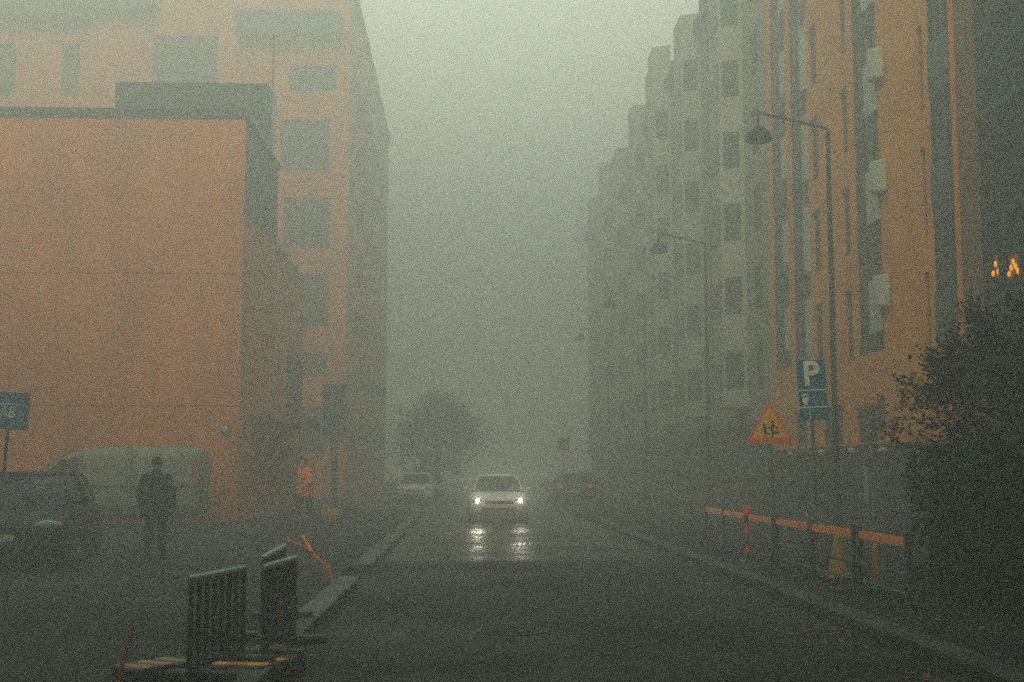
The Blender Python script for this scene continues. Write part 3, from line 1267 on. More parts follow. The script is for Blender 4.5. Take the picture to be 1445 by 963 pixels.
b = MB()
b.tube([(0, .03, 0), (0, .03, fz+.3)], .035, 6)
b.build('pole', 'steel', fs)

# ------------------------------------------------------------------ right-hand work-site barriers
FX = 4.72


def make_barrier(L):
    e = empty('site_barrier', (0, 0, 0))
    b = MB()
    b.box(-.018, .018, .09, L-.09, .655, .745)
    b.build('board', 'board', e)
    for yy in (.05, L-.05):
        b = MB()
        b.box(-.03, .03, yy-.03, yy+.03, .0, .80)
        b.box(-.28, .28, yy-.035, yy+.035, .002, .05)
        b.build('post', 'steelbar', e)
    b = MB()
    b.tube([(0, .08, .36), (0, L-.08, .36)], .017, 6)
    b.tube([(0, .08, .15), (0, L-.08, .15)], .017, 6)
    b.build('lower_rail', 'steelbar', e)
    return e


bar = make_barrier(1.86)
blab = ['nearest orange striped site barrier, at the dark right end of the row',
        'orange striped site barrier second from the near right end of the row',
        'orange striped site barrier right behind the yellow traffic cone',
        'orange striped site barrier just nearer than the red topped marker post',
        'orange striped site barrier just beyond the red topped marker post',
        'farthest orange striped site barrier at the left end of the row']
for i in range(6):
    o = bar if i == 0 else copy_tree(bar)
    o.location = (FX+random.uniform(-.03, .03), 13.6+1.93*i, .12)
    o.rotation_euler.z = R(random.uniform(-1.2, 1.2))
    tag(o, blab[i], 'barrier', 'orange striped barriers along the right kerb')

# marker post with red reflective head
gx, gy = onG(1067, 788, .12)
gx = 4.5
gy = 20.4
mp_ = empty('marker_post', (gx, gy, .12), 0, 'slim marker post with bright red top and red bands in front of the barriers', 'marker post')
b = MB()
b.tube([(0, 0, 0), (0, 0, .80)], .028, 8)
b.lathe([(.14, 0), (.14, .03), (.04, .06)], n=12)
b.build('post', 'steelbar', mp_)
b = MB()
b.lathe([(.03, .74), (.06, .75), (.06, .87), (.05, .90), (0, .905)], n=14)
b.build('red_head', 'redplast', mp_)
for z0, z1 in ((.45, .62), (.15, .29)):
    b = MB()
    b.lathe([(.030, z0), (.033, z0+.002), (.033, z1-.002), (.030, z1)], n=10)
    b.build('red_band', 'redplast', mp_)

# traffic cone behind the fence
e = empty('traffic_cone', (5.05, 17.3, .12), 0, 'dull yellow traffic cone standing behind the right barriers', 'traffic cone')
b = MB()
b.box(-.18, .18, -.18, .18, 0, .035)
b.build('base', 'black', e)
b = MB()
b.lathe([(.15, .036), (.035, .60), (.02, .61)], n=18)
b.build('cone', 'yellowplast', e)
M['dullyellow'] = mat('dull_yellow_paint', (.30, .20, .035), .6, var=.25, vscale=8)
for k, (xx, yy, lab) in enumerate(((5.1, 16.55, 'short dull yellow bollard right next to the traffic cone'),
                                  (5.15, 16.0, 'short dull yellow bollard nearer the camera than its twin'))):
    e = empty('short_bollard', (xx, yy, .12), 0, lab, 'bollard', 'dull yellow bollards behind the barriers')
    b = MB()
    b.lathe([(.05, 0), (.05, .50), (.04, .54), (0, .55)], n=12)
    b.build('post', 'dullyellow', e)
    b = MB()
    b.lathe([(.09, 0), (.09, .015), (.055, .02)], n=12)
    b.build('base_plate', 'steelbar', e)

# ------------------------------------------------------------------ left foreground barriers


def make_panel_barrier(L, yellow):
    e = empty('panel_barrier', (0, 0, 0))
    b = MB()
    b.box(-.020, .020, 0, L, .69, .735)
    b.build('top_rail', 'railtop', e, bevel=.012)
    b = MB()
    n = 8
    if yellow:
        b.box(-.006, .006, .02, L-.02, .24, .46)
    b.box(-.018, .018, .02, L-.02, .08, .13)
    for i in range(n):
        yy = .03+(L-.06)*i/(n-1)
        b.box(-.014, .014, yy-.022, yy+.022, .08, .687)
    b.build('panel', 'panel', e)
    if yellow:
        for yy in (L*.42, L*.80):
            b = MB()
            b.box(.0205, .026, yy-.05, yy+.07, .24, .42)
            b.build('reflector', 'amberdim', e)
    for yy in (.12, L-.12):
        b = MB()
        b.box(-.30, .30, yy-.05, yy+.05, .0, .075)
        b.build('foot', 'panel', e, bevel=.02)
    return e


M['amberdim'] = mat('scuffed_orange_reflector', (.42, .15, .03), .5, var=.3, vscale=20)
RH = .86          # height of the rail tops above the road


def rail_ends(p, q):
    a, c = Vector((*onG(*p, RH), 0)), Vector((*onG(*q, RH), 0))
    return a, (c-a).length, -math.atan2(c.x-a.x, c.y-a.y)


plab = (('dark panel barrier with two orange reflectors by the left kerb', (372, 797), (418, 784), True),
        ('nearest dark panel barrier, the one with no reflectors and a pale top rail', (268, 813), (346, 798), False),
        ('dark panel barrier behind the reflector one, only its dim top rail showing', (371, 784), (402, 767), False))
for lab_, p_, q_, yl in plab:
    a_, L_, rz_ = rail_ends(p_, q_)
    o = make_panel_barrier(L_, yl)
    o.location = (a_.x, a_.y, .125)
    o.rotation_euler.z = rz_
    tag(o, lab_, 'barrier', 'dark panel barriers in the left foreground')

# yellow and dark warning blocks at the foot of the barrier
wlab = ['yellow and black striped warning block nearest the kerb at the barrier foot',
        'small yellow and black striped warning block left of the bigger one']
M['blockstripe'] = striped('yellow_black_block', (.70, .36, .02), (.02, .03, .03), 2.2)
e = empty('warning_block', (-1.58, 10.05, .0), R(-20), wlab[0], 'barrier block', 'striped barrier weights')
b = MB()
b.box(-.20, .20, -.35, .35, 0, .16)
b.build('block', 'blockdark', e, bevel=.03) if False else None
b2 = MB()
b2.box(-.22, .22, -.38, .38, .0, .15)
M['blockdark'] = mat('dark_rubber_block', (.02, .026, .026), .7, var=.3, vscale=6)
b2.build('block', 'blockdark', e, bevel=.03)
for k in range(3):
    b3 = MB()
    y0 = -.34+.25*k
    b3.hull8([(-.21, y0, .1505), (.21, y0+.05, .1505), (.21, y0+.17, .1505), (-.21, y0+.12, .1505),
              (-.21, y0, .156), (.21, y0+.05, .156), (.21, y0+.17, .156), (-.21, y0+.12, .156)])
    b3.build('yellow_stripe', 'yellowplast2' if False else 'yellowsign', e)
b.bm.free() if False else None
e2 = copy_tree(e)
e2.location = (-2.2, 9.35, .125)
e2.rotation_euler.z = R(-35)
e2.scale = (.7, .7, .7)
for c_ in e2.children:
    if c_.name.startswith('yellow'):
        c_.data = c_.data.copy()
        c_.data.materials[0] = M['dullyellow']
tag(e2, wlab[1], 'barrier block', 'striped barrier weights')
# slim reddish pole at the bottom left
e = empty('leaning_stake', (-2.35, 8.9, .125), 0, 'thin dull red stake leaning by the nearest dark barrier', 'stake')
b = MB()
b.tube([(0, 0, 0), (.09, .05, .42)], .016, 6)
b.build('shaft', 'amberdim', e)
b = MB()
b.lathe([(.07, 0), (.07, .02), (.02, .04)], n=10)
b.build('foot', 'panel', e)

# bright orange sticks by the left kerb
OYy = 17.2
def op(px, py, y=OYy):
    x, z = atY(px, py, y)
    return Vector((x, y, z))


gb = op(468, 806)
e = empty('orange_marker_sticks', (gb.x, OYy, .13), 0, 'bright orange Y shaped marker sticks poking up at the left kerb', 'marker stick')
L0 = Vector((gb.x, OYy, .13))
b = MB()
b.tube([op(408, 763, 17.0)-L0, op(438, 779)-L0], [.024, .028], 6)
b.tube([op(438, 779)-L0, op(452, 792)-L0, op(462, 803)-L0, (0.02, 0, 0)], [.028, .026, .024, .022], 6)
b.build('long_stick', 'orangeplast', e)
b = MB()
b.tube([op(427, 757, 17.4)-L0, op(441, 780)-L0+Vector((0, -.02, 0))], [.022, .024], 6)
b.tube([op(463, 795)-L0, op(467, 808)-L0], [.012, .012], 6)
b.build('short_stick', 'orangeplast', e)

# yellow tub on the pavement
tx, ty = onG(467, 740, .12)
e = empty('yellow_tub', (tx, ty, .12), 0, 'rounded dull yellow tub on the left pavement, right of the person in orange', 'tub')
b = MB()
b.lathe([(.17, 0), (.22, .04), (.30, .18), (.31, .26), (.26, .40), (.20, .47), (0, .48)], n=8)
b.build('body', 'yellowplast', e)
b = MB()
b.lathe([(.21, .466), (.23, .475), (.23, .51), (.0, .52)], n=12)
b.build('lid', 'yellowplast', e)


# ------------------------------------------------------------------ vehicles
def srect(w, z0, z1, n=20, p=.38):
    out = []
    for k in range(n):
        t = 2*PI*k/n
        c, s = math.cos(t), math.sin(t)
        out.append((w*math.copysign(abs(c)**p, c), (z0+z1)/2+(z1-z0)/2*math.copysign(abs(s)**p, s)))
    return out


def rrect(hx, y0, y1, rad, n=4):
    out = []
    for cx_, cy_, a in ((hx-rad, y1-rad, 0), (-hx+rad, y1-rad, PI/2), (-hx+rad, y0+rad, PI), (hx-rad, y0+rad, 3*PI/2)):
        for k in range(n+1):
            t = a+PI/2*k/n
            out.append((cx_+rad*math.cos(t), cy_+rad*math.sin(t)))
    return out


def wheel(parent, x, y, r=.32, wd=.2):
    sgn = 1 if x > 0 else -1
    e = MB()
    e.lathe([(r*.62, -wd/2), (r*.92, -wd/2), (r, -wd/2+.03), (r, wd/2-.03), (r*.92, wd/2), (r*.62, wd/2)], c=(x, y, r), n=28, axis='x')
    t = e.build('wheel', 'tyre', parent)
    b = MB()
    b.lathe([(r*.61, -wd/2+.01), (r*.61, wd/2-.015), (r*.5, wd/2-.03), (r*.12, wd/2-.02), (0, wd/2-.02)] if sgn > 0 else
            [(0, -wd/2+.02), (r*.12, -wd/2+.02), (r*.5, -wd/2+.03), (r*.61, -wd/2+.015), (r*.61, wd/2-.01)], c=(x, y, r), n=20, axis='x')
    for k in range(5):
        a = 2*PI*k/5
        b.obox((x+sgn*(wd/2-.012), y+math.cos(a)*r*.33, r+math.sin(a)*r*.33), (.02, r*.5, .05), Matrix.Rotation(a, 3, 'X'))
    b.build('rim', 'rim', t)
    return t


def car(name, loc, rz, paint, label, group=None, headlit=False, taillit=False, cat='car', H=1.45, seed=0):
    e = empty(name, loc, rz, label, cat, group)
    L = 2.12
    st = [(-L-.03, .60, .36, .56), (-L+.02, .74, .26, .64), (-L+.14, .83, .21, .71), (-L+.40, .875, .19, .79), (-1.45, .89, .19, .86),
          (-.95, .90, .18, .945), (-.3, .90, .18, .97), (.6, .90, .18, .985), (1.3, .90, .18, .99), (1.7, .885, .2, .98), (L-.12, .85, .24, .95),
          (L-.03, .79, .30, .88), (L+.02, .66, .38, .78)]
    b = MB()
    b.loft([[(x, y, z) for x, z in srect(w_, z0, z1)] for y, w_, z0, z1 in st])
    b.build('body', paint, e, smooth=True)
    # glasshouse
    lv = [(.93, .80, -1.06, 1.86, .22), (1.10, .765, -.80, 1.72, .22), (1.27, .70, -.50, 1.52, .22), (H-.05, .615, -.18, 1.28, .20)]
    b = MB()
    b.loft([[(x, y, z) for x, y in rrect(hx, y0, y1, r_)] for z, hx, y0, y1, r_ in lv])
    b.build('windows', 'carglass', e, smooth=False)
    b = MB()
    rl = [(H-.075, .635, -.24, 1.33, .2), (H-.035, .628, -.20, 1.30, .2), (H-.01, .55, -.10, 1.2, .2), (H, .35, .1, .95, .2)]
    b.loft([[(x, y, z) for x, y in rrect(hx, y0, y1, r_)] for z, hx, y0, y1, r_ in rl])
    b.build('roof', paint, e, smooth=True)

    def gl(z, s):     # glasshouse surface points interpolated at height z
        for a, c in zip(lv, lv[1:]):
            if a[0] <= z <= c[0]:
                t = (z-a[0])/(c[0]-a[0])
                return [a[i]+(c[i]-a[i])*t for i in range(5)]
        return lv[-1]
    zs = [.95, 1.10, 1.27, H-.06]
    for sgn in (-1, 1):
        for which in ('front', 'mid', 'rear'):
            pts = []
            for z in zs:
                _, hx, y0, y1, r_ = gl(z, sgn)
                if which == 'front':
                    pts.append((sgn*(hx-.055), y0+.055, z))
                elif which == 'mid':
                    pts.append((sgn*(hx+.003), .42, z))
                else:
                    pts.append((sgn*(hx-.055), y1-.055, z))
            b = MB()
            b.tube(pts, .038 if which != 'rear' else .06, 6)
            b.build('pillar', paint, e)
        wheel_y = (-1.30, 1.32)
        for wy in wheel_y:
            b = MB()
            b.lathe([(.37, -.02), (.37, .02), (.0, .02)] if sgn > 0 else [(0, -.02), (.37, -.02), (.37, .02)], c=(sgn*.885, wy, .33), n=24, axis='x')
            b.build('wheel_arch', 'plasticb', e)
            wheel(e, sgn*.82, wy)
        b = MB()
        b.ellipsoid((sgn*.98, -.70, 1.0), (.10, .06, .07), 10, 6)
        b.tube([(sgn*.80, -.68, .96), (sgn*.95, -.69, .98)], .02, 5)
        b.build('mirror', paint, e, smooth=True)
        b = MB()
        rot = Matrix.Rotation(sgn*R(24), 3, 'Z')
        b.ellipsoid((sgn*.66, -L+.105, .67), (.19, .07, .075), 14, 8, rot)
        hl = b.build('headlight', 'lensoff', e, smooth=True)
        b = MB()
        if headlit:
            b.ellipsoid((sgn*.64, -L+.035, .665), (.066, .03, .06), 12, 8)
            b.build('lit_lamp', 'lenson', hl)
        else:
            b.ellipsoid((sgn*.82, -L+.13, .68), (.035, .05, .05), 8, 6)
            b.build('indicator', 'amber', hl)
        b = MB()
        b.ellipsoid((sgn*.70, L-.05, .84), (.14, .07, .09), 12, 8, Matrix.Rotation(-sgn*R(24), 3, 'Z'))
        b.build('tail_light', 'taillit' if taillit else 'tailoff', e, smooth=True)
        b = MB()
        b.box(sgn*.892, sgn*.908, -.55, -.35, .80, .825)
        b.build('door_handle', 'chrome', e)
    b = MB()
    b.obox((0, -L-.02, .60), (.86, .05, .085))
    b.obox((0, -L-.015, .40), (1.05, .05, .13))
    g = b.build('grille', 'plasticb', e, bevel=.015)
    b = MB()
    b.obox((0, -L-.04, .655), (.80, .04, .018))
    b.build('chrome_strip', 'chrome', g)
    b = MB()
    b.obox((0, -L-.052, .50), (.44, .012, .10))
    b.build('number_plate', 'plate', e)
    b = MB()
    b.obox((0, L+.03, .62), (.46, .012, .11))
    b.build('number_plate', 'plate', e)
    for sgn in (-1, 1):
        b = MB()
        b.tube([(sgn*.33, -1.02, .975), (sgn*.33-.28, -.86, 1.10)], .012, 4)
        b.build('wiper', 'plasticb', e)
    return e


# oncoming car with its headlights on
car('oncoming_car', (1.03, 41.0, 0), 0, 'paint_white', 'pale car driving towards us on the wet road with both headlights lit', headlit=True)
for sgn in (-1, 1):
    l = bpy.data.lights.new('headlamp_beam', 'SPOT')
    l.energy = 130
    l.color = (1.0, .90, .68)
    l.spot_size = R(40)
    l.spot_blend = 1.0
    l.shadow_soft_size = .05
    lo = bpy.data.objects.new('headlamp_beam', l)
    col.objects.link(lo)
    lo.location = (1.03+sgn*.64, 41.0-2.17, .665)
    lo.rotation_euler = Vector((0, 1, -.10)).to_track_quat('Z', 'Y').to_euler()
# dark car parked on the left
car('dark_car', (-7.0, 20.9, .12), R(8), 'paint_black', 'black car parked nose towards us in front of the van, at the left edge')
# faint cars in the fog
car('fog_car', (-2.35, 62.5, 0), 0, 'paint_white', 'pale parked car facing us in the fog, front of the left row', 'parked cars fading into fog')
car('fog_car', (-2.1, 69.5, 0), 0, 'paint_dark', 'dim parked car hidden behind the pale one in the left row', 'parked cars fading into fog', H=1.6)
car('fog_car', (5.0, 60.5, 0), PI, 'paint_dark', 'dark parked car with a lit red tail light on the right side of the road', 'parked cars fading into fog', taillit=True)
car('fog_car', (6.15, 66.5, 0), PI, 'paint_dark', 'dark parked car without lights, farthest right in the fog', 'parked cars fading into fog')


# van parked against the orange wall, seen from the side, nose to the left (local -Y is the nose)
vn = empty('parked_van', (-9.6, 34.6, .12), R(-90+180+0), 'pale grey van parked side on against the orange wall', 'van')
vn.rotation_euler.z = -PI/2
b = MB()
st = [(-2.62, .72, .42, .80), (-2.55, .88, .30, .98), (-2.3, .95, .26, 1.10), (-1.85, .98, .24, 1.20), (-1.70, .98, .24, 1.27), (-1.2, .975, .24, 1.62),
      (-.80, .965, .24, 1.90), (-.45, .96, .24, 2.03), (-.1, .96, .24, 2.07), (1.0, .96, .24, 2.09), (2.35, .96, .24, 2.07), (2.55, .93, .28, 2.02), (2.62, .86, .36, 1.90)]
b.loft([[(x, y, z) for x, z in srect(w_, z0, z1, 28, .30)] for y, w_, z0, z1 in st])
b.build('body', 'paint_van', vn, smooth=True)
for sgn in (-1, 1):
    b = MB()
    b.prism([(-1.42, 1.14), (-.42, 1.14), (-.42, 1.80), (-.80, 1.78), (-1.36, 1.30)], sgn*.955, sgn*.992, lambda p, h: (h, p[0], p[1]))
    b.build('side_window', 'carglass', vn)
    b = MB()
    b.box(sgn*.962, sgn*.985, -.30, 2.40, 1.02, 1.06)
    b.box(sgn*.965, sgn*.988, -2.0, 2.45, .42, .56)
    b.build('side_moulding', 'plasticb', vn)
    b = MB()
    b.box(sgn*.955, sgn*.978, -.345, -.33, .35, 1.95)
    b.box(sgn*.955, sgn*.978, .93, .945, .35, 1.95)
    b.build('door_seam', 'plasticb', vn)
    b = MB()
    b.box(sgn*.86, sgn*.945, 2.52, 2.64, 1.05, 1.75)
    b.build('tail_light', 'tailoff', vn, bevel=.02)
    b = MB()
    b.ellipsoid((sgn*.74, -2.50, .86), (.20, .10, .12), 12, 8)
    b.build('headlight', 'lensoff', vn, smooth=True)
    b = MB()
    b.ellipsoid((sgn*1.08, -1.25, 1.24), (.10, .08, .14), 10, 6)
    b.build('mirror', 'plasticb', vn, smooth=True)
    for wy in (-1.72, 1.62):
        b = MB()
        b.lathe([(.41, -.02), (.41, .02), (.0, .02)] if sgn > 0 else [(0, -.02), (.41, -.02), (.41, .02)], c=(sgn*.957, wy, .36), n=24, axis='x')
        b.build('wheel_arch', 'plasticb', vn)
        wheel(vn, sgn*.875, wy, .35, .22)
b = MB()
b.hull8([(-.82, -1.68, 1.30), (.82, -1.68, 1.30), (.82, -1.62, 1.28), (-.82, -1.62, 1.28),
         (-.74, -.66, 2.0), (.74, -.66, 2.0), (.74, -.60, 1.97), (-.74, -.60, 1.97)])
b.build('windscreen', 'carglass', vn)
b = MB()
b.obox((0, -2.62, .55), (1.3, .06, .25))
b.build('bumper', 'plasticb', vn, bevel=.02)


# ------------------------------------------------------------------ people
def remesh(o, vox, it=3):
    r = o.modifiers.new('remesh', 'REMESH')
    r.mode = 'VOXEL'
    r.voxel_size = vox
    r.use_smooth_shade = True
    s = o.modifiers.new('smooth', 'SMOOTH')
    s.factor = .5
    s.iterations = it


def hand(b, wrist, palm_dir, side, curl=.5, right=True):
    # palm and five separate curled fingers, palm_dir points from the wrist to the fingers, side towards the thumb
    w_ = Vector(wrist)
    d = Vector(palm_dir).normalized()
    s = Vector(side).normalized()
    inn = d.cross(s).normalized()
    if not right:
        inn = -inn
    k = w_+d*.085
    for t in (-.028, -.009, .010, .028):
        b.capsule(w_+d*.01+s*t*.6, k+s*t, .015, .012, 8)
    for i, (t, L) in enumerate(((.029, .070), (.010, .080), (-.009, .074), (-.028, .058))):
        p0 = k+s*t
        d1 = (d*math.cos(.3)+inn*math.sin(.3))
        d2 = (d*math.cos(.3+curl)+inn*math.sin(.3+curl))
        d3 = (d*math.cos(.3+curl*1.9)+inn*math.sin(.3+curl*1.9))
        p1 = p0+d1*L*.45
        p2 = p1+d2*L*.32
        p3 = p2+d3*L*.25
        b.capsule(p0, p1, .0095, .009, 8)
        b.capsule(p1, p2, .009, .0085, 8)
        b.capsule(p2, p3, .0085, .007, 8)
    t0 = w_+d*.03+s*.028
    t1 = t0+(d*.55+s*.6+inn*.4).normalized()*.045
    t2 = t1+(d*.85+s*.15+inn*.5).normalized()*.032
    b.capsule(t0, t1, .013, .011, 8)
    b.capsule(t1, t2, .0105, .0085, 8)


def person(loc, rz, label, J, jacket, trousers, cap, group=None, lean=0.0):
    e = empty('person', loc, rz, label, 'person', group)
    b = MB()
    V = Vector
    hd = V(J['head'])
    b.ellipsoid(hd, (.075, .095, .115), 16, 12)
    b.ellipsoid(hd+V((0, -.02, -.06)), (.058, .07, .06), 12, 8)            # jaw
    b.ellipsoid(hd+V((0, -.098, -.012)), (.013, .022, .022), 8, 6)          # nose
    for s in (-1, 1):
        b.ellipsoid(hd+V((s*.076, .005, -.012)), (.012, .022, .032), 8, 6)  # ears
        b.ellipsoid(hd+V((s*.030, -.080, .012)), (.016, .012, .010), 8, 6)  # brow / eyes
    b.ellipsoid(hd+V((0, -.085, -.060)), (.026, .012, .009), 8, 6)          # mouth
    nk = V(J['neck'])
    b.capsule(nk+V((0, .01, -.04)), hd+V((0, .015, -.06)), .058, .052)
    sL, sR = V(J['shL']), V(J['shR'])
    hL, hR = V(J['hipL']), V(J['hipR'])
    ch = (sL+sR)/2
    hp = (hL+hR)/2
    b.capsule(sL.lerp(sR, .15), sR.lerp(sL, .15), .075, .075)
    for t, w_, r_ in ((.2, .105, .115), (.45, .09, .115), (.7, .075, .105), (.95, .085, .115)):
        c = ch.lerp(hp, t)
        ax = (sR-sL).normalized()
        b.capsule(c-ax*w_, c+ax*w_, r_, r_)
    b.capsule(ch, nk, .09, .062)
    for s, sh in (('L', sL), ('R', sR)):
        el, wr = V(J['el'+s]), V(J['wr'+s])
        b.capsule(sh, el, .056, .044)
        b.capsule(el, wr, .044, .029)
        d = (wr-el).normalized()
        hand(b, wr, d, J.get('thumb'+s, (0, -1, 0)), J.get('curl', .5), s == 'R')
        hp_, kn, an = V(J['hip'+s]), V(J['kn'+s]), V(J['an'+s])
        b.capsule(hp_, kn, .088, .058)
        b.capsule(kn, an, .058, .040)
        b.capsule(an+V((0, .02, -.03)), an+V((0, -.15, -.055)), .036, .028)
    o = b.build('body', 'skin', e)
    remesh(o, .0055, 2)
    # jacket
    b = MB()
    g = .028
    b.capsule(sL.lerp(sR, .10), sR.lerp(sL, .10), .085+g*.5, .085+g*.5)
    ax = (sR-sL).normalized()
    for t, w_, r_ in ((.12, .125, .12), (.3, .125, .128), (.5, .115, .13), (.7, .105, .128), (.9, .105, .132), (1.08, .11, .138), (1.22, .115, .14)):
        c = ch.lerp(hp, t)
        b.capsule(c-ax*w_, c+ax*w_, r_+.008, r_+.008)
    b.capsule(ch, nk+V((0, .01, .015)), .11, .074)
    b.capsule(nk+V((-.02, .015, .02)), nk+V((.02, .015, .02)), .068, .068)
    for s, sh in (('L', sL), ('R', sR)):
        el, wr = V(J['el'+s]), V(J['wr'+s])
        b.capsule(sh, el, .078, .066)
        b.capsule(el, el.lerp(wr, .95), .066, .048)
    o = b.build('jacket', jacket, e)
    remesh(o, .012, 3)
    # trousers
    b = MB()
    b.capsule(hL+V((0, 0, .03)), hR+V((0, 0, .03)), .118, .118)
    for s in 'LR':
        hp_, kn, an = V(J['hip'+s]), V(J['kn'+s]), V(J['an'+s])
        b.capsule(hp_, kn, .112, .082)
        b.capsule(kn, an+V((0, 0, .0)), .082, .070)
    o = b.build('trousers', trousers, e)
    remesh(o, .012, 3)
    for s in 'LR':
        an = V(J['an'+s])
        b = MB()
        b.capsule(an+V((0, .03, -.045)), an+V((0, -.17, -.055)), .045, .036)
        b.capsule(an+V((0, .01, .01)), an+V((0, .02, -.04)), .048, .048)
        o = b.build('shoe', 'shoe', e)
        remesh(o, .010, 2)
    b = MB()
    if cap == 'beanie':
        b.ellipsoid(hd+V((0, .008, .035)), (.090, .108, .098), 16, 10)
        b.lathe([(.092, -.02), (.100, -.015), (.100, .03), (.09, .035)], c=hd+V((0, .010, .035)), n=20)
        b.build('beanie', 'coat', e, smooth=True)
    else:
        b.ellipsoid(hd+V((0, .022, .030)), (.084, .092, .100), 16, 10)
        b.build('hair', 'hair', e, smooth=True)
    return e


px_, py_ = onG(218, 791, .12)
p1 = person((px_, py_, .12), R(172), 'person in a dark coat and beanie standing with back turned, before the pale van',
       dict(head=(0, -.01, 1.66), neck=(0, 0, 1.50), shL=(-.20, 0, 1.42), shR=(.20, 0, 1.42), hipL=(-.095, 0, .93), hipR=(.095, 0, .93),
            elL=(-.31, .04, 1.15), wrL=(-.30, -.04, .92), elR=(.30, .05, 1.15), wrR=(.27, -.04, .92),
            knL=(-.12, -.02, .51), anL=(-.14, .02, .095), knR=(.12, -.01, .51), anR=(.13, .0, .095)),
       'coat', 'trouser', 'beanie')
p1.scale = (.95, .95, .945)
qx, qy = onG(430, 741, .12)
person((qx, qy, .12), R(-38), 'person in a bright orange jacket and dark trousers walking on the left pavement',
       dict(head=(0, -.09, 1.64), neck=(0, -.04, 1.49), shL=(-.18, -.02, 1.41), shR=(.18, -.02, 1.41), hipL=(-.09, .02, .92), hipR=(.09, .02, .92),
            elL=(-.27, .12, 1.16), wrL=(-.25, -.02, .96), elR=(.26, -.10, 1.15), wrR=(.22, -.28, 1.03),
            knL=(-.09, -.16, .52), anL=(-.09, -.14, .095), knR=(.09, .06, .50), anR=(.09, .30, .15)),
       'hiviz', 'trouser', 'hair')


# ------------------------------------------------------------------ vegetation
def branches(b, p, d, L, r, depth, tips, spread=.6, grav=0.0, nseg=3):
    pts, rad = [p.copy()], [r]
    for i in range(nseg):
        d = (d+Vector((random.gauss(0, .13), random.gauss(0, .13), random.gauss(0, .10)+grav))).normalized()
        p = p+d*(L/nseg)
        pts.append(p.copy())
        rad.append(r*(1-.42*(i+1)/nseg))
    b.tube(pts, rad, 6 if r > .03 else 4)
    if depth <= 0:
        tips.append((p.copy(), d.copy()))
        tips.append((pts[-2].copy(), d.copy()))
        return
    for k in range(random.choice((2, 3, 3))):
        a = random.uniform(0, 2*PI)
        o = d.orthogonal().normalized()
        o2 = d.cross(o)
        nd = (d*math.cos(spread)+(o*math.cos(a)+o2*math.sin(a))*math.sin(spread)*random.uniform(.7, 1.25)).normalized()
        sp_ = pts[-1] if k == 0 else pts[random.choice((-1, -2))]
        branches(b, sp_.copy(), nd, L*random.uniform(.62, .85), r*.58, depth-1, tips, spread, grav, nseg)


def leaf(b, c, s):
    a = Vector((random.gauss(0, 1), random.gauss(0, 1), random.gauss(0, 1))).normalized()
    o = a.orthogonal().normalized()
    o2 = a.cross(o)
    t = random.uniform(0, 2*PI)
    u = (o*math.cos(t)+o2*math.sin(t))*s
    v = (o2*math.cos(t)-o*math.sin(t))*s*.55
    b.quad(c-u, c+v, c+u, c-v)


# foggy street tree on the left side of the road
random.seed(21)
e = empty('street_tree', (-2.0, 82, 0), 0, 'round leafy tree, a soft dark shape in the fog behind the parked cars', 'tree')
b = MB()
tips = []
branches(b, Vector((0, 0, 0)), Vector((0, 0, 1)), 2.0, .16, 5, tips, .58, .07)
b.build('trunk', 'bark', e)
b = MB()
for p, d in tips:
    for k in range(12):
        leaf(b, p+Vector((random.gauss(0, .45), random.gauss(0, .45), random.gauss(-.1, .5))), random.uniform(.08, .17))
for k in range(900):
    u = Vector((random.gauss(0, 1), random.gauss(0, 1), random.gauss(0, 1))).normalized()*random.uniform(.25, 1)**.5
    c_ = Vector((u.x*2.5, u.y*2.5, 3.7+u.z*2.9))
    c_ += Vector((noise.noise(c_*.9), noise.noise(c_*.9+Vector((7, 0, 0))), 0))*.7
    if noise.noise(c_*.8) < -.12:
        continue
    for j in range(10):
        leaf(b, c_+Vector((random.gauss(0, .22), random.gauss(0, .22), random.gauss(0, .2))), random.uniform(.07, .14))
b.build('crown', 'leaftree', e)

# twiggy dark tree on the right, some orange leaves
random.seed(5)
e = empty('twiggy_tree', (7.5, 14.4, .12), 0, 'dark twiggy tree with sparse orange leaves at the right edge', 'tree')
b = MB()
tips = []
for k in range(7):
    a = 2*PI*k/7
    branches(b, Vector((math.cos(a)*.15, math.sin(a)*.15, .0)), Vector((math.cos(a)*.35, math.sin(a)*.35, 1)).normalized(), 1.15, .045, 5, tips, .50, .02)
b.build('trunk', 'bark', e)
b = MB()
for p, d in tips:
    for k in range(8):
        leaf(b, p-d*random.uniform(0, .3)+Vector((random.gauss(0, .07), random.gauss(0, .07), random.gauss(0, .07))), random.uniform(.018, .045))
b.build('crown', 'leafdark', e)
b = MB()
cands = [t for t in tips if 1.5 < t[0].z < 3.0 and t[0].y < .4]
random.shuffle(cands)
for p, d in cands[:30]:
    for k in range(2):
        leaf(b, p+Vector((random.gauss(0, .10), random.gauss(0, .1)-.25, random.gauss(0, .1))), random.uniform(.018, .035))
b.build('orange_leaves', 'leafor', e)
e.scale = (1.12, 1.12, 1.1)

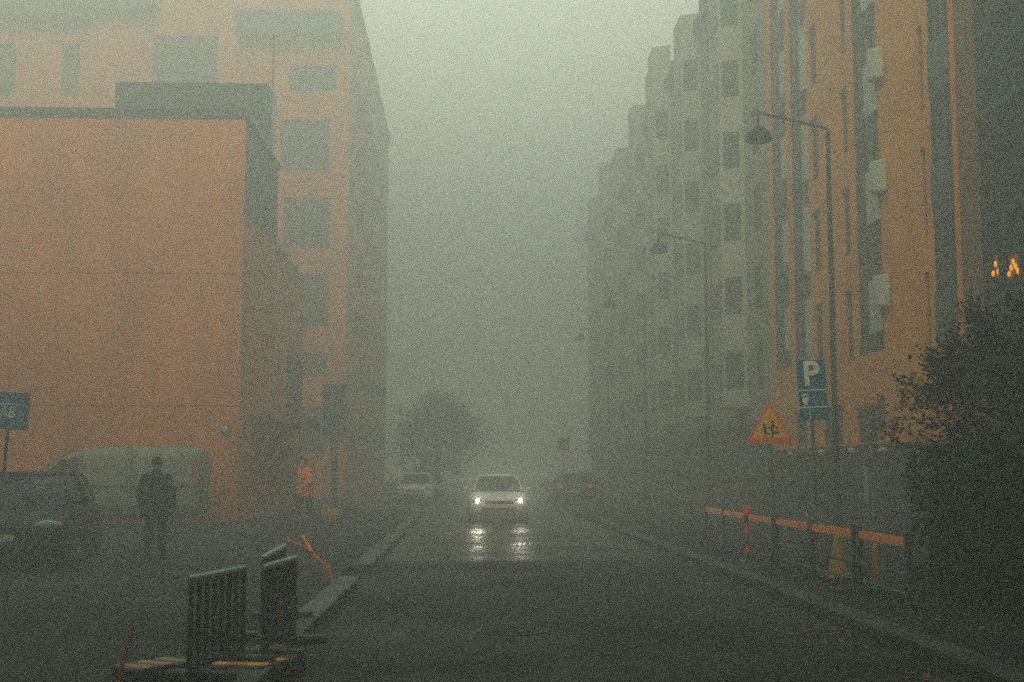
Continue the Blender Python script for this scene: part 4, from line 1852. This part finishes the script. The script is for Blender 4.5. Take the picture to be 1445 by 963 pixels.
# dark hedge in the right foreground
random.seed(11)
e = empty('dark_hedge', (7.2, 10.5, .12), 0, 'dense near black hedge filling the lower right foreground', 'hedge')
b = MB()
for i in range(22000):
    x = random.uniform(-1.75, 3.2)
    y = random.uniform(-5.5, 5.2)
    h = 1.75+.22*noise.noise(Vector((x*.9, y*.9, 0)))
    # keep leaves near the surface of the mass
    if random.random() < .5:
        z = h-abs(random.gauss(0, .12))
    else:
        z = random.uniform(.05, h)
        if random.random() < .6:
            x = -1.75+abs(random.gauss(0, .13))-.12*noise.noise(Vector((y*1.3, z*1.3, 4)))
        else:
            y = -5.5+abs(random.gauss(0, .15))
    leaf(b, Vector((x, y, z)), random.uniform(.03, .065))
b.build('foliage', 'leafdark', e)
b = MB()
for k in range(26):
    x, y = random.uniform(-1.4, 2.8), random.uniform(-5.2, 4.9)
    b.tube([(x, y, 0), (x+random.gauss(0, .1), y+random.gauss(0, .1), .8), (x+random.gauss(0, .2), y+random.gauss(0, .2), 1.6)], [.03, .02, .008], 5)
b.box(-1.55, 3.0, -5.2, 5.0, .03, 1.45)
b.build('stems', 'bark', e)

# ---- unseen house added left of the camera to shade the near street
lh = empty('added_left_house', (-16, -20, 0), 0, 'tall dark house added out of view left of the camera to shade the near street', 'building')
holes = []
for fl in range(6):
    for k in range(11):
        yy = -52+5*k
        holes.append((yy, yy+1.6, 2.4+3.4*fl, 4.2+3.4*fl))
b = MB()
P = facade(b, (-9.2, 0, 0), (0, 1, 0), (1, 0, 0), -55, 4, .1, 24, holes, .25)
b.box(-30, -9.46, -55, 3.99, .1, 23.9)
b.quad((-9.2, 4, .1), (-9.47, 4, .1), (-9.47, 4, 24), (-9.2, 4, 24))
b.build('wall', 'darkwall', lh, world=True)
for h in holes[6::11]+holes[7::11]+holes[8::11]+holes[9::11]+holes[10::11]:
    window(lh, P, *h, mull=1)
b = MB()
b.box(-30.1, -8.9, -55.1, 4.2, 24.003, 24.3)
b.build('roof_edge', 'darkclad', lh, world=True)

# ---- made-up house behind the camera, keeps sun off the near street
eh = empty('added_rear_house', (8, -28, 0), 0, 'tall dark house added unseen behind the viewer to shade the near street', 'building')
holes = [(-8+3.5*k, -6.4+3.5*k, 2.4+3.4*fl, 4.2+3.4*fl) for fl in range(6) for k in range(8)]
b = MB()
P = facade(b, (0, -15, 0), (1, 0, 0), (0, 1, 0), -9.1, 20, .1, 24, holes, .25)
b.box(-9.1, 20, -40, -15.26, .1, 23.9)
b.build('wall', 'darkwall', eh, world=True)
for h in holes:
    window(eh, P, *h, mull=1)
b = MB()
b.box(-9.1, 20.2, -40.1, -14.8, 24.003, 24.3)
b.build('roof_edge', 'darkclad', eh, world=True)
